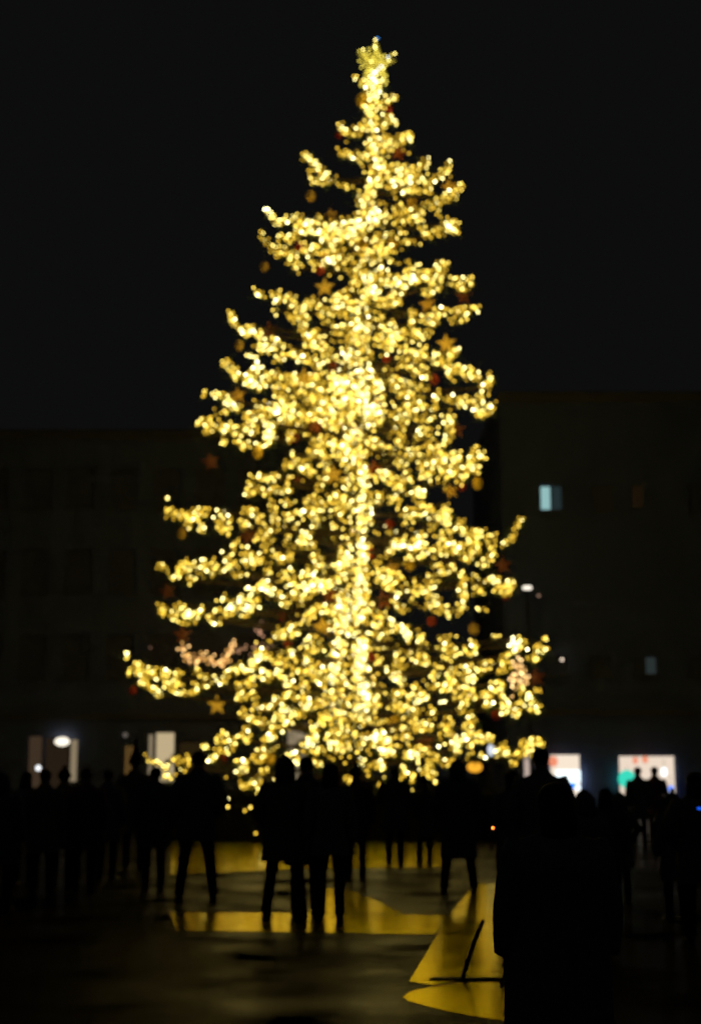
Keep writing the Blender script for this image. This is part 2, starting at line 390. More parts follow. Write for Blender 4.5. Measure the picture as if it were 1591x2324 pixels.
DATA = """
5|1540,450;1530,620;1500,690|34|8|t
5|1540,850;1500,900;1560,950;1520,1080|60|13|t
6|20,850;60,1000;40,1150;80,1260|56|13|t
B|830,380;870,420;840,500;800,560|40|9|t
B|830,700;880,700;850,760|30|12|t
B|880,790;930,800|30|9|t
B|840,860;900,860;830,900;800,950;860,1000;830,1060;870,1100|74|10|t
B|900,830;960,840;880,870|20|10|n
B|1010,870;1060,900;1040,960|20|9|n
B|1120,905;1180,900;1220,930|12|7|n
B|880,940;960,990;1020,1000;1060,1040|42|10|n
B|1080,1000;1130,990|14|6|b
B|1160,960;1200,1010;1250,970;1280,940;1290,880|30|8|n
B|1240,1060;1170,1050;1130,1020|22|10|n
B|900,940;940,960|10|7|b
B|1000,840;1060,800;1130,820|16|9|n
B|940,1100;1000,1140;1060,1130|20|9|n
B|620,650;700,640;780,640|26|11|n
B|560,690;640,700;700,730|28|11|n
1|850,330;820,400;840,480;820,560;830,640;835,740;830,800;830,900;870,980;820,1080;800,1200|105|9|t
1|830,400;740,370;675,315|8|5|n
1|860,500;940,490;1000,470|12|7|b
1|820,560;740,560|5|5|n
1|850,600;930,610;995,595|6|5|n
1|870,660;930,670;1000,660|11|7|n
1|820,640;750,690;690,740;620,750|24|8|n
1|620,720;580,700|8|7|n
1|860,810;930,800;990,800;1060,790;1110,770|36|9|n
1|900,860;960,850|12|8|n
1|1060,780;1100,780|10|9|n
1|830,920;730,910;660,910;600,910;580,870|27|7|n
1|520,1090;430,1010;360,940;300,910|28|5|b
1|360,1020;380,1110;440,1095;520,1090|15|5|n
1|760,1180;680,1170;630,1150;570,1130;520,1090|9|7|n
1|870,960;960,1010;1080,1010;1160,1020;1200,980;1235,940|40|9|n
1|960,1050;1090,1070;1200,1090;1280,1100;1340,1060;1380,1010;1400,970|46|8|n
1|880,1100;960,1120;1060,1150;1180,1140;1240,1180|52|13|n
A|1330,1090;1280,1130;1230,1150;1120,1190;1000,1260;900,1240|44|9|n
A|1400,1050;1340,1100|12|7|n
A|1370,1290;1310,1290;1240,1330;1180,1380|22|8|n
A|1350,1290;1310,1300|16|10|b
A|1330,1340;1370,1350|8|6|n
A|1180,1380;1140,1320;1130,1270;1080,1220;960,1220|28|9|n
A|980,1390;1040,1400;1120,1410|10|5|n
A|990,1310;1030,1360|6|4|n
A|1250,1240;1240,1180|6|6|n
A|800,1100;780,1180;800,1230;760,1280|40|10|t
A|500,1360;620,1330;720,1290;880,1220|62|13|b
2|330,160;370,180;390,230;450,250|15|5|b
2|450,250;540,210;600,230;680,250;760,200|21|8|n
2|560,280;680,300;800,290;920,290;1060,240;1180,190|80|13|b
2|300,320;320,370;350,410;400,450|12|5|n
2|400,450;480,460;560,560;600,600|27|8|n
2|440,370;520,360;600,360|17|8|n
2|520,490;640,440;760,450;850,480;950,560;1020,600|70|13|n
2|650,550;760,560;870,550|15|7|b
2|750,350;900,340;1000,330|46|12|b
2|1040,390;1150,350;1280,350|28|13|n
2|1040,480;1110,520;1200,460;1280,480|45|13|n
2|1100,600;1110,700;1110,760|30|8|t
2|980,720;1010,660|12|7|n
2|260,750;320,820|8|6|n
2|380,790;440,790;410,860;400,910|14|7|n
2|480,810;550,800|8|6|n
2|500,860;600,870;700,850;770,860|26|8|n
2|740,910;850,900;880,830;950,770|34|8|n
2|850,900;960,880;1080,870;1160,800|30|9|n
2|950,940;1030,950;1160,890;1280,820|34|9|n
2|520,960;600,930;620,990;600,1040;700,1090;740,1160;800,1200|50|8|n
2|70,920;80,980;130,1040|17|5|n
2|150,1060;240,1050;320,1100|32|8|b
2|270,1180;330,1190;420,1190;490,1180|25|7|b
2|370,1130;430,1140|8|5|n
2|750,990;840,990|5|5|d
2|860,1050;960,1070;1000,1010;1050,1080;980,1180|45|11|n
2|1180,1000;1260,1050;1300,1120;1200,1180|45|12|n
2|1420,910;1430,1010;1420,1060;1500,1090|20|5|n
2|1490,970;1590,960|8|6|n
3|500,100;620,160;740,170;880,100;980,110|80|13|b
3|1030,30;1110,20;1080,80;1040,150;1010,200|32|8|n
3|900,240;970,270;1060,190|14|7|n
3|1130,170;1210,150;1250,210;1290,250|18|7|b
3|1270,160;1330,130;1340,190|11|6|n
3|620,310;700,310;580,360;480,300|27|8|n
3|760,60;820,50|6|5|n
3|1390,400;1300,420;1190,420|20|7|n
3|1130,420;1040,440;1020,530;960,490;900,500|30|8|n
3|1130,510;1240,510;1290,515|8|6|d
3|450,100;440,240;490,300|28|8|t
3|350,380;260,380;130,330;180,280|27|9|n
3|290,450;370,460|8|8|n
3|830,420;820,520;820,600;870,610;900,650;980,610|27|6|n
3|540,600;640,560;640,640;680,680;520,660|36|9|n
3|740,600;830,680;750,680;740,600|14|7|n
3|330,580;370,650;330,720;310,790;290,880|50|9|t
3|740,760;840,800;940,840|30|7|n
3|690,840;760,900;850,910;960,990|30|10|n
3|900,740;930,760|5|5|n
3|980,870;1080,870;1150,820;1220,770|36|6|n
3|1010,800;1050,810|5|4|n
3|1100,930;1220,930;1340,970;1400,1010|40|9|n
3|1480,1010;1510,1050;1430,1110|17|7|n
3|1130,990;1190,1050|4|3|d
3|600,1010;720,1050;820,1100;940,1110|30|8|n
3|630,1100;760,1150;820,1180|18|8|n
3|1090,1170;1130,1200;1230,1230;1330,1210;1460,1200|32|9|n
3|1350,1270;1430,1340;1510,1300;1520,1250|25|8|b
3|1040,1140;1020,1210;1020,1290;950,1290|14|6|n
3|870,1200;850,1270;740,1290;750,1390|28|9|n
3|840,1380;930,1370;1000,1370|16|7|n
3|1080,1390;1180,1350;1130,1430|14|7|n
3|500,1050;520,1130;440,1120|30|9|b
3|230,1080;300,1150;350,1220;460,1210|60|13|b
3|370,1310;460,1330;540,1290|52|10|b
3|60,1300;160,1300;250,1300|30|11|n
3|350,1000;480,980|18|13|n
4|520,170;590,175|5|3|b
4|780,180;860,180|8|6|n
4|750,230;760,228|2|2|n
4|900,150;980,180;1100,220;1200,250|40|9|n
4|1050,50;1170,80;1230,140;1270,210|34|9|n
4|350,210;330,260;410,300;430,340;430,400|25|6|n
4|620,260;560,340;530,420;640,430;700,390|48|9|b
4|720,340;850,360;960,370;890,400|30|8|n
4|790,430;830,490;790,530;900,560;930,580|34|9|n
4|960,440;1050,440;1150,350|30|10|n
4|145,460;140,540|5|3|n
4|230,510;320,540;390,640;430,590|32|7|b
4|235,650;300,660;350,690;240,690|5|3|n
4|90,770;160,740;230,790;160,840;170,870|25|7|n
4|250,750;280,720|3|2|n
4|280,810;370,800;420,850;480,850|25|9|n
4|300,950;330,930;310,890|6|4|n
4|420,920;480,960;530,940|10|5|n
4|590,600;700,610;720,680;600,700;510,710|38|10|n
4|600,780;500,800;580,830|22|9|n
4|710,760;730,860;690,920|38|7|b
4|780,660;830,620;900,700;850,780|52|9|b
4|790,900;660,880|10|6|n
4|600,970;680,970;640,1000|8|4|n
4|900,830;900,900;880,910|10|6|n
4|980,700;980,830;1030,850;1090,870|18|6|n
4|1080,720;1220,700;1280,700|30|9|n
4|1180,620;1220,660|26|12|b
4|1200,790;1260,790;1330,750;1460,680|40|9|n
4|1300,400;1440,480;1380,580;1520,540|75|15|b
4|1100,560;1290,510;1050,480|30|12|n
4|1540,640;1560,660|22|9|t
4|1450,200;1500,80|20|10|n
4|1450,730;1450,850;1420,930|44|9|t
4|1110,950;1150,920;1230,940;1290,900|23|8|n
4|1060,1050;1140,1030;1210,1080;1200,1150|42|10|n
4|900,1030;920,1080;920,1130;870,1150;860,1110|12|5|n
4|950,1130;1000,1110;990,1170;1070,1160;1050,1210;1130,1200|32|7|n
4|1200,1190;1200,1250;1170,1290;1160,1340|13|5|n
4|1280,1020;1350,980;1400,1090;1340,1080|30|10|b
4|550,1240;540,1300;590,1340;510,1390|19|7|n
4|610,1230;680,1260;730,1250;790,1220|22|6|b
4|640,1390;700,1370;770,1350;820,1360;900,1360;860,1310|24|6|n
4|870,1260;910,1240|4|3|n
6|90,150;80,250;50,320;70,420;110,490;60,570;60,640|84|9|t
6|90,700;80,800;30,850;60,980;60,1060;50,1110|66|11|t
6|30,20;20,150;40,260|26|9|n
6|160,340;220,390;200,330|15|7|n
6|1020,20;950,10;920,60;960,120;860,160;840,210;790,190|50|9|n
6|800,30;830,100;730,170;680,220;700,250|40|11|n
6|600,240;605,242|2|2|n
6|350,80;400,120;450,220;380,200|16|7|n
6|520,60;600,110;560,190|30|11|n
6|640,40;720,50;640,100|22|8|n
6|240,190;330,240;400,260|26|9|n
6|480,300;550,340|15|7|b
6|175,210;180,235|3|2|n
6|270,390;330,360;370,400|12|6|n
6|350,310;410,310|4|3|n
6|470,350;480,410;570,405|4|3|d
6|1310,525;1270,600;1240,680;1160,730|26|5|n
6|1090,650;1080,740;1100,790;1050,870;1000,870;990,810|28|7|n
6|1010,640;950,640;920,700;960,760;920,830|40|9|n
6|820,540;870,600;850,640|16|7|n
6|700,420;740,480;740,570;780,610|24|7|n
6|620,430;550,470;400,480;440,530;430,600|34|8|n
6|620,500;690,510;620,550;590,590|16|7|n
6|480,640;560,670|6|4|n
6|650,640;720,660;690,780;780,760;840,740|40|11|n
6|270,600;330,650;290,720;300,790|24|8|n
6|310,730;400,700;480,740;520,700;550,740|48|9|b
6|400,830;440,830;510,800;600,770|18|7|n
6|840,820;900,850|7|4|n
6|1240,980;1220,1030;1120,1070;1190,1100;1240,1030|34|9|n
6|1130,1000;1060,1000;1060,1030|14|7|n
6|940,970;970,1030;1020,1060;950,1090|20|8|n
6|850,950;860,1020;860,1100;870,1150|22|7|n
6|750,880;790,900;780,980|10|6|n
6|680,860;620,870;700,920;690,980;590,1000|34|9|n
6|600,1030;590,1080;500,1080;470,1040;460,1120|34|9|n
6|370,1060;370,1100;310,1090|10|5|n
6|190,960;280,970;360,980;260,1040|50|10|n
6|340,1140;350,1190;400,1230|12|6|n
6|550,1200;650,1140;650,1210;750,1250;860,1220|34|9|n
6|960,1230;1030,1230|4|3|n
6|160,880;210,870|4|3|n
5|150,115;165,115|3|2|b
5|160,220;230,240;330,250;340,300;400,220;480,220|50|8|n
5|410,300;440,370;400,340|8|4|n
5|540,220;610,250;640,300;620,350;600,370;530,280|26|7|n
5|720,300;780,310;740,350|12|6|n
5|740,210;830,210;860,260;910,310|22|7|n
5|950,140;980,190;980,270;1010,300|14|6|n
5|1060,140;1130,150|8|7|n
5|1080,240;1100,260|8|8|n
5|1150,220;1200,210|8|5|b
5|1240,140;1330,130;1360,170;1250,220;1400,230|40|10|n
5|1430,140;1500,110;1500,230|40|10|n
5|1000,350;1070,320|10|6|n
5|1090,410;1130,370;1170,320|12|6|n
5|1200,450;1230,400|24|9|b
5|1300,260;1300,380;1380,370;1450,400|30|7|n
5|1050,450;1150,490;1270,490;1300,440|14|6|n
5|1420,310;1460,350|5|4|n
5|870,400;920,370;960,370|12|7|n
5|830,420;890,460;960,430;930,510;990,500|14|6|n
5|75,650;110,620;150,670;180,710;215,745|12|4|n
5|240,700;290,630;350,650;390,680|27|8|n
5|300,750;370,740;320,785|6|4|n
5|430,590;450,690;430,710|9|6|n
5|505,590;520,640;490,680;530,700|14|6|n
5|600,550;620,590;650,620;600,650;570,690|14|6|n
5|660,510;670,455;710,430|8|5|n
5|650,550;680,660;700,700;740,710;775,710|16|6|n
5|765,500;800,550;740,590;820,580;900,560|24|8|n
5|820,650;860,600;970,625|7|5|n
5|1000,560;1060,590;1100,540;1110,590|24|7|n
5|930,650;930,720;900,780;955,810;960,840;860,790|32|6|b
5|980,860;1040,880;1070,920;1120,870;1200,880;1250,870|46|8|n
5|1030,735;1090,670;1130,720;1180,715|16|7|n
5|1100,780;1160,770;1160,820|10|6|n
5|1220,690;1260,730;1250,810;1340,800;1340,720|52|10|b
5|1300,560;1340,600;1320,650|20|7|n
5|1240,650;1410,650;1400,720|20|8|n
5|1400,780;1490,750;1450,740|16|7|n
5|100,920;110,990;120,1030;140,945|13|5|d
5|220,950;230,990;260,950;200,1030;180,1010|17|7|n
5|290,1000;330,1030;390,1030|28|7|b
5|255,1090;370,1060|6|5|n
5|430,960;420,1020|8|5|n
5|530,1000;560,970|4|3|n
5|480,1040;530,1080;580,1070|12|5|n
5|625,1020;660,940;720,930;770,960;800,990;700,1000|38|8|b
5|610,860;620,900;550,905|6|4|n
5|700,880;780,880;800,820;860,860|18|6|b
5|830,910;850,960|10|6|n
5|1220,1070;1280,1000;1340,960;1400,990;1450,970|42|7|n
5|990,1190;1030,1160;1080,1180;1110,1120;1150,1150;1175,1100|34|7|n
5|940,1220;945,1225|3|2|n
7|860,120;870,190;930,200|24|9|t
7|840,260;860,320;830,400;820,500;820,600;800,680|110|7|t
7|1030,220;1010,300;1030,380;1010,450;1030,510;980,540;1070,530|110|8|t
7|1030,600;1000,650|30|12|t
7|860,50;1010,30|44|14|t
7|880,430;930,470;920,560;920,600|16|7|n
7|240,340;230,380;190,440;170,490;130,490;80,490|52|7|b
7|270,340;320,400;400,390;390,360|14|7|d
7|270,500;290,570|14|6|b
7|240,545;340,540|4|3|n
7|190,560;130,590;180,630|10|5|n
7|65,590;80,630;90,700;60,720|14|5|n
7|150,720;180,670;210,760;170,800|12|6|n
7|100,800;90,830;130,850;110,880|8|5|d
7|390,500;400,540;440,590;490,600|27|6|b
7|350,470;410,450;490,430;460,350;510,375|18|7|n
7|500,500;570,490;560,560|12|6|n
7|570,290;660,250;710,270|14|7|n
7|600,330;700,330|10|6|n
7|590,380;620,380|8|4|b
7|600,440;640,490;740,480|27|9|n
7|720,420;780,400|8|6|n
7|640,545;700,550;760,580;690,590|16|6|n
7|620,600;560,620;540,640|8|5|n
7|600,670;550,700;490,690;440,690|18|7|n
7|660,690;710,740;780,710;820,660|27|5|n
7|350,720;450,710|8|5|n
7|730,760;640,780;600,800;540,850;490,860|23|5|n
7|560,740;620,750|16|7|n
7|420,770;450,810;490,790|20|7|b
7|340,770;280,790;230,800|19|6|n
7|370,820;370,870;450,880;480,940|14|6|n
7|140,860;190,870;250,900;310,890|18|6|n
7|150,920;120,970;100,1000;40,1030;20,1090|18|5|n
7|180,1000;120,1060|6|5|n
7|270,1030;330,1020;320,970;420,940|28|6|n
7|360,1070;330,1110;260,1110;270,1170;190,1180;260,1200|24|6|n
7|60,1220;90,1200;130,1240;70,1280;90,1310|21|6|b
7|100,1360;100,1400;170,1400|10|5|d
7|210,1330;170,1360;240,1370;230,1420;280,1410|18|6|n
7|240,1260;300,1280;240,1300|7|4|n
7|360,1340;360,1390;330,1440|7|4|n
7|430,1170;500,1150;530,1200;480,1190|23|6|b
7|410,1220;390,1260;380,1290|10|4|b
7|590,1140;620,1090;560,1110|14|6|n
7|650,940;660,1000;650,1050;590,1050|27|6|b
7|710,920;720,850;780,830|20|6|n
7|650,1130;720,1110;750,1100|14|6|n
7|640,1200;690,1220;680,1250|12|5|n
7|830,770;900,800;980,760;1030,820;960,860|80|14|t
7|850,700;930,710|12|8|n
7|860,860;800,940;860,940;930,900|30|9|n
7|870,1000;830,1030;920,1040|20|8|n
7|780,1070;860,1100;950,1080;1020,1100|50|7|b
7|990,930;1000,980;1070,930|28|9|n
7|850,1170;930,1160|12|6|n
7|860,1240;910,1270;870,1290|13|5|n
7|900,1330;940,1330;910,1380|7|4|d
7|980,1210;1020,1190;1020,1240|30|6|b
7|1070,1290;1090,1250;1170,1210;1190,1260|18|5|n
7|1190,1330;1170,1390;1210,1370;1180,1410;1210,1450|13|4|n
7|1090,1070;1150,1000;1210,1030;1240,1060;1190,1130|46|8|b
7|1230,870;1210,920;1130,900;1150,940|22|7|n
7|1090,810;1110,760;1130,700|28|9|b
7|1240,970;1290,1000;1270,960|14|6|n
7|1310,930;1390,980;1360,1020;1400,1050|20|7|n
7|1310,1080;1250,1140;1280,1180|8|5|n
7|1350,1220;1370,1290;1350,1330|10|4|n
7|1370,1150;1420,1150|20|6|b
7|1430,1300;1420,1350;1400,1370|7|3|n
7|1405,1405;1405,1425|3|2|b
7|1490,1250;1490,1290;1560,1230;1570,1310|20|7|n
7|1450,1190;1480,1100;1530,1150|18|7|n
7|1100,150;1160,100;1150,150|18|7|n
7|1250,110;1290,160;1350,165;1380,210;1390,260|31|6|b
7|1460,205;1490,240;1460,300|14|6|n
7|1080,190;1150,210;1220,200|14|7|n
7|1120,260;1170,310;1210,350|18|7|n
7|1280,340;1360,360;1450,350;1540,310|27|8|n
7|1150,400;1180,440|8|5|n
7|1290,400;1340,470;1260,480;1190,500|20|8|n
7|1450,430;1480,400;1530,430|18|8|n
7|1540,470;1490,520|10|6|b
7|1270,530;1330,580;1310,540|24|6|b
7|1140,600;1190,630;1150,660|18|7|n
7|1230,680;1280,690;1340,660|16|6|n
7|1380,700;1460,710;1520,690|31|6|b
7|1260,780;1360,790|14|6|n
7|1390,800;1460,830;1300,850|22|8|n
7|1540,790;1590,810|6|5|n
7|1390,890;1460,890;1450,950;1550,940|22|7|n
7|1420,600;1450,630|8|6|n
7|1510,590;1590,640|6|5|d
F|620,20;660,20;750,10|7|6|n
F|1000,15;1060,10|4|3|n
F|640,100;670,80;700,60|12|6|n
F|740,110;740,150;670,150|16|7|n
F|860,45;900,75|8|5|n
F|810,75;830,130;910,120|9|5|n
F|920,170;960,200;1000,190;930,260|33|8|n
F|1080,155;1070,190;1130,140;1130,170;1060,250;1100,255;1140,235|17|4|n
F|800,200;870,220;880,300;800,300|30|9|n
F|720,230;720,300;740,360;680,370;720,390|36|8|n
F|600,230;640,250;600,310|14|7|b
F|640,350;600,380|6|5|n
F|1010,350;1080,350;1060,390;1030,380|23|7|b
F|780,380;860,400;900,440|20|7|n
F|960,420;1000,420|12|6|n
F|970,490;1000,490|9|5|b
F|820,430;820,490;790,540|14|6|n
F|740,450;780,450|7|5|d
F|660,475;670,478|5|4|b
F|860,530;870,630;860,590|14|6|n
F|750,530;830,530|6|4|d
F|1090,440;1120,490;1100,550|17|7|b
F|1170,500;1210,490;1170,530;1170,570|23|7|n
F|1210,410;1230,370|6|5|n
F|1270,420;1290,480;1260,500|18|6|b
F|1350,490;1300,540;1340,540|10|5|n
F|1370,400;1310,390;1360,380|5|4|d
F|1210,30;1190,90;1170,70;1240,60|36|9|b
F|1180,200;1180,280;1180,345|22|7|p
F|1240,230;1240,280;1240,330|22|7|p
F|1225,120;1215,190;1170,400;1150,450|12|7|p
F|1270,150;1310,185;1340,160|9|4|n
F|1340,60;1330,90;1370,110;1390,90|15|6|n
F|1385,20;1390,30|4|4|n
F|615,580;550,570|3|3|n
F|640,630;720,640;700,600|14|7|d
F|790,650;870,630;850,680|12|6|n
F|640,710;680,680;740,700|12|6|n
F|690,765;650,780|5|4|n
F|810,720;760,750;770,790;730,820|34|7|b
F|860,730;900,710;940,740;1000,740|27|8|n
F|840,770;890,780|6|5|n
F|590,850;650,880;690,910;740,900|16|6|n
F|870,840;840,870|4|4|n
F|930,830;960,870|4|3|n
F|1100,770;1110,810;1130,840;1060,820;1060,870|21|6|n
F|1140,895;1180,910|5|4|n
F|1190,860;1240,830;1240,780;1310,750;1360,770|35|7|n
F|1280,815;1310,855;1350,810|7|4|n
F|580,980;610,1030;640,1050|6|3|n
E|150,100;150,150|7|3|n
E|165,200;160,240|5|3|n
E|195,180;235,190;210,230;240,240|19|7|n
E|290,200;310,240;280,240|12|7|n
E|340,205;400,230;360,240|9|6|n
E|470,210;440,240|7|5|n
E|230,280;250,290;290,310;310,320;340,350;320,360|19|5|n
E|390,280;380,300;460,290;440,310|17|6|n
E|420,335;480,350;540,345;560,320;550,285|17|4|n
E|560,200;570,240;640,250;630,280;600,310;670,250|27|6|n
E|690,275;730,270;750,230;780,200;800,230|19|5|n
E|820,170;830,210;870,215|10|6|n
E|690,620;740,605;790,625|15|7|b
E|610,660;630,680|6|4|n
E|690,680;730,690;780,675|10|6|n
E|640,745;675,715|10|5|b
E|260,720;280,750;330,765;370,800;390,775;380,750|13|3|n
E|370,845;410,845;440,845|9|3|b
E|420,730;440,745;490,750;510,730;500,795;455,790|18|5|n
"""
for ln in DATA.strip().splitlines():
    a, b, c, d, e = ln.split('|')
    S(a, [tuple(float(v) for v in q.split(',')) for q in b.split(';')], int(c), float(d), e)

for (pp, n_, s_, m_) in [([(835, 460), (835, 640), (815, 800)], 60, 26, 'n'), ([(812, 800), (815, 880), (812, 960)], 110, 34, 't'), ([(808, 960), (808, 1120), (806, 1280)], 80, 24, 'n'),
                         ([(800, 1280), (796, 1420), (794, 1560)], 80, 28, 'n'), ([(790, 1480), (790, 1600), (800, 1700)], 110, 40, 'n'), ([(760, 900), (700, 925), (640, 940)], 70, 22, 'n'),
                         ([(770, 1480), (764, 1580), (770, 1640)], 50, 12, 't'), ([(822, 1440), (820, 1560), (815, 1640)], 50, 12, 't')]:
    strands.append((pp, n_, s_, m_))

def resample(pts, step):
    out = [Vector(pts[0])]
    for a, b in zip(pts, pts[1:]):
        a, b = Vector(a), Vector(b)
        n = max(1, int((b - a).length / step))
        for k in range(1, n + 1):
            out.append(a.lerp(b, k / n))
    return out

bulbs = []        # (pos, level or special key)
wire_paths = []
needle_sets = []
LW = {'n': [.26, .28, .22, .15, .07, .02], 'b': [.12, .17, .22, .23, .18, .08], 'd': [.55, .33, .12, 0, 0, 0], 't': [.08, .15, .22, .25, .20, .10]}
# warm lights never all burn alike; each draws a brightness level at random

def twig_needles(acc, a, b, n, ln, w):
    """needles set round a twig from a to b"""
    d = (b - a)
    L = d.length
    if L < 1e-4:
        return
    d = d / L
    u = d.orthogonal().normalized()
    v = d.cross(u)
    for _ in range(n):
        t = random.random()
        p = a + d * (L * t)
        ang = random.random() * 2 * PI
        o = (u * math.cos(ang) + v * math.sin(ang))
        q = (o + d * 0.75).normalized() * (ln * random.uniform(.7, 1.2))
        s = d.cross(o).normalized() * (w * .5)
        acc.append((p - s, p + s, p + q))

GRID = {}
branch_list = []
for idx, (pts, n, sp, mode) in enumerate(strands):
    cyv = sum(p[1] for p in pts) / len(pts)
    tx = trunk_x(cyv)
    mx_ = sum(p[0] for p in pts) / len(pts)
    R = env_r(cyv)
    off = abs(mx_ - tx) * Y0 / FPX
    istrunk = mode == 't'
    rest = math.sqrt(max(0.0, R * R - min(off, R) ** 2))
    u = random.uniform(.25, .85) if random.random() < .82 else random.uniform(-.5, .1)
    if istrunk:
        u = 0
    # outer end is the one farther from the trunk axis
    if abs(pts[0][0] - trunk_x(pts[0][1])) > abs(pts[-1][0] - trunk_x(pts[-1][1])):
        pts = list(reversed(pts))
    ends = []
    path = resample([Vector((p[0], p[1], 0)) for p in pts], 6)
    m = len(path)
    P3 = []
    for k, p in enumerate(path):
        t = k / max(1, m - 1)
        dz = u * rest * (0.8 + 0.2 * t)
        if istrunk:
            dz = 0.42 + 0.05 * math.sin(k)
        P3.append(P(p.x, p.y, Y0 - dz))
    # bulbs
    local = []
    sig = sp * (0.85 if istrunk else 0.60) * K * Y0 / FPX
    for k in range(n):
        t = (k + random.random()) / n * (m - 1)
        i0 = min(int(t), m - 2) if m > 1 else 0
        base = P3[i0].lerp(P3[min(i0 + 1, m - 1)], t - i0)
        best = -1
        for _try in range(7):                        # lamps sit a hand apart along the twigs
            rad = Vector((random.gauss(0, sig), random.gauss(0, max(sig, .06)), random.gauss(0, sig)))
            if istrunk:
                rad.y = abs(rad.y) * -0.5
            cand = base + rad
            gx_, gz_ = int(cand.x // .2), int(cand.z // .2)
            dmin = .15
            for ax in (-1, 0, 1):
                for az in (-1, 0, 1):
                    for (ox, oz) in GRID.get((gx_ + ax, gz_ + az), ()):
                        dmin = min(dmin, math.hypot(cand.x - ox, cand.z - oz))
            if dmin > best:
                best, pos = dmin, cand
            if dmin >= .15:
                break
        GRID.setdefault((int(pos.x // .2), int(pos.z // .2)), []).append((pos.x, pos.z))
        if mode == 'p':
            lv = random.choice(['p0', 'p0', 'p1'])
        else:
            lv = int(rng.choice(6, p=LW[mode]))
        local.append((t, base, pos, lv))
    if n > 8 and mode != 'p':                       # weaker lamps deeper in the same spray
        for k in range(int(n * .75)):
            t = random.random() * (m - 1)
            i0 = min(int(t), m - 2)
            base = P3[i0].lerp(P3[i0 + 1], t - i0)
            pos = base + Vector((random.gauss(0, sig * 1.25), abs(random.gauss(.15, .2)), random.gauss(0, sig * 1.25)))
            local.append((t, base, pos, int(rng.choice(6, p=[.42, .33, .17, .08, 0, 0]))))
    local.sort(key=lambda q: q[0])
    for q in local:
        bulbs.append((q[2], q[3]))
    wire_paths.append([q[2] for q in local])
    branch_list.append((P3, local, n, istrunk, cyv))

# a few branches at the back and unlit inner sprays, so that the crown is round from every side
for k in range(54):
    vy = random.uniform(420, 1640)
    R = env_r(vy)
    az = random.uniform(0.12 * PI, 0.88 * PI)
    base = P(trunk_x(vy), vy, Y0)
    ln = R * random.uniform(.6, .82)
    P3 = []
    for t in np.linspace(0.12, 1, 12):
        P3.append(base + Vector((math.cos(az) * ln * t, math.sin(az) * ln * t, -0.35 * ln * t * (1 - t) * 1.2 - .04 * ln * t)))
    local = []
    for j in range(9):
        t = random.uniform(3, 10.9)
        i0 = int(t)
        b0 = P3[i0].lerp(P3[min(11, i0 + 1)], t - i0)
        pos = b0 + Vector((random.gauss(0, .12), random.gauss(0, .12), random.gauss(0, .1)))
        lv = int(rng.choice(6, p=[.5, .3, .15, .05, 0, 0]))
        local.append((t, b0, pos, lv))
        bulbs.append((pos, lv))
    local.sort(key=lambda q: q[0])
    wire_paths.append([q[2] for q in local])
    branch_list.append((P3, local, 20, False, vy))

def sub_tube(V, F, pts, radii, n=5):
    base = len(V)
    for i, p in enumerate(pts):
        d = (pts[min(i + 1, len(pts) - 1)] - pts[max(i - 1, 0)])
        if d.length < 1e-6:
            d = Vector((0, 0, 1))
        d.normalize()
        u = d.orthogonal().normalized()
        w = d.cross(u)
        for k in range(n):
            V.append(p + (u * math.cos(2 * PI * k / n) + w * math.sin(2 * PI * k / n)) * radii[i])
    for i in range(len(pts) - 1):
        for k in range(n):
            a = base + i * n + k
            b = base + i * n + (k + 1) % n
            c, d2 = a + n, b + n
            F.append((a, b, c))
            F.append((b, d2, c))

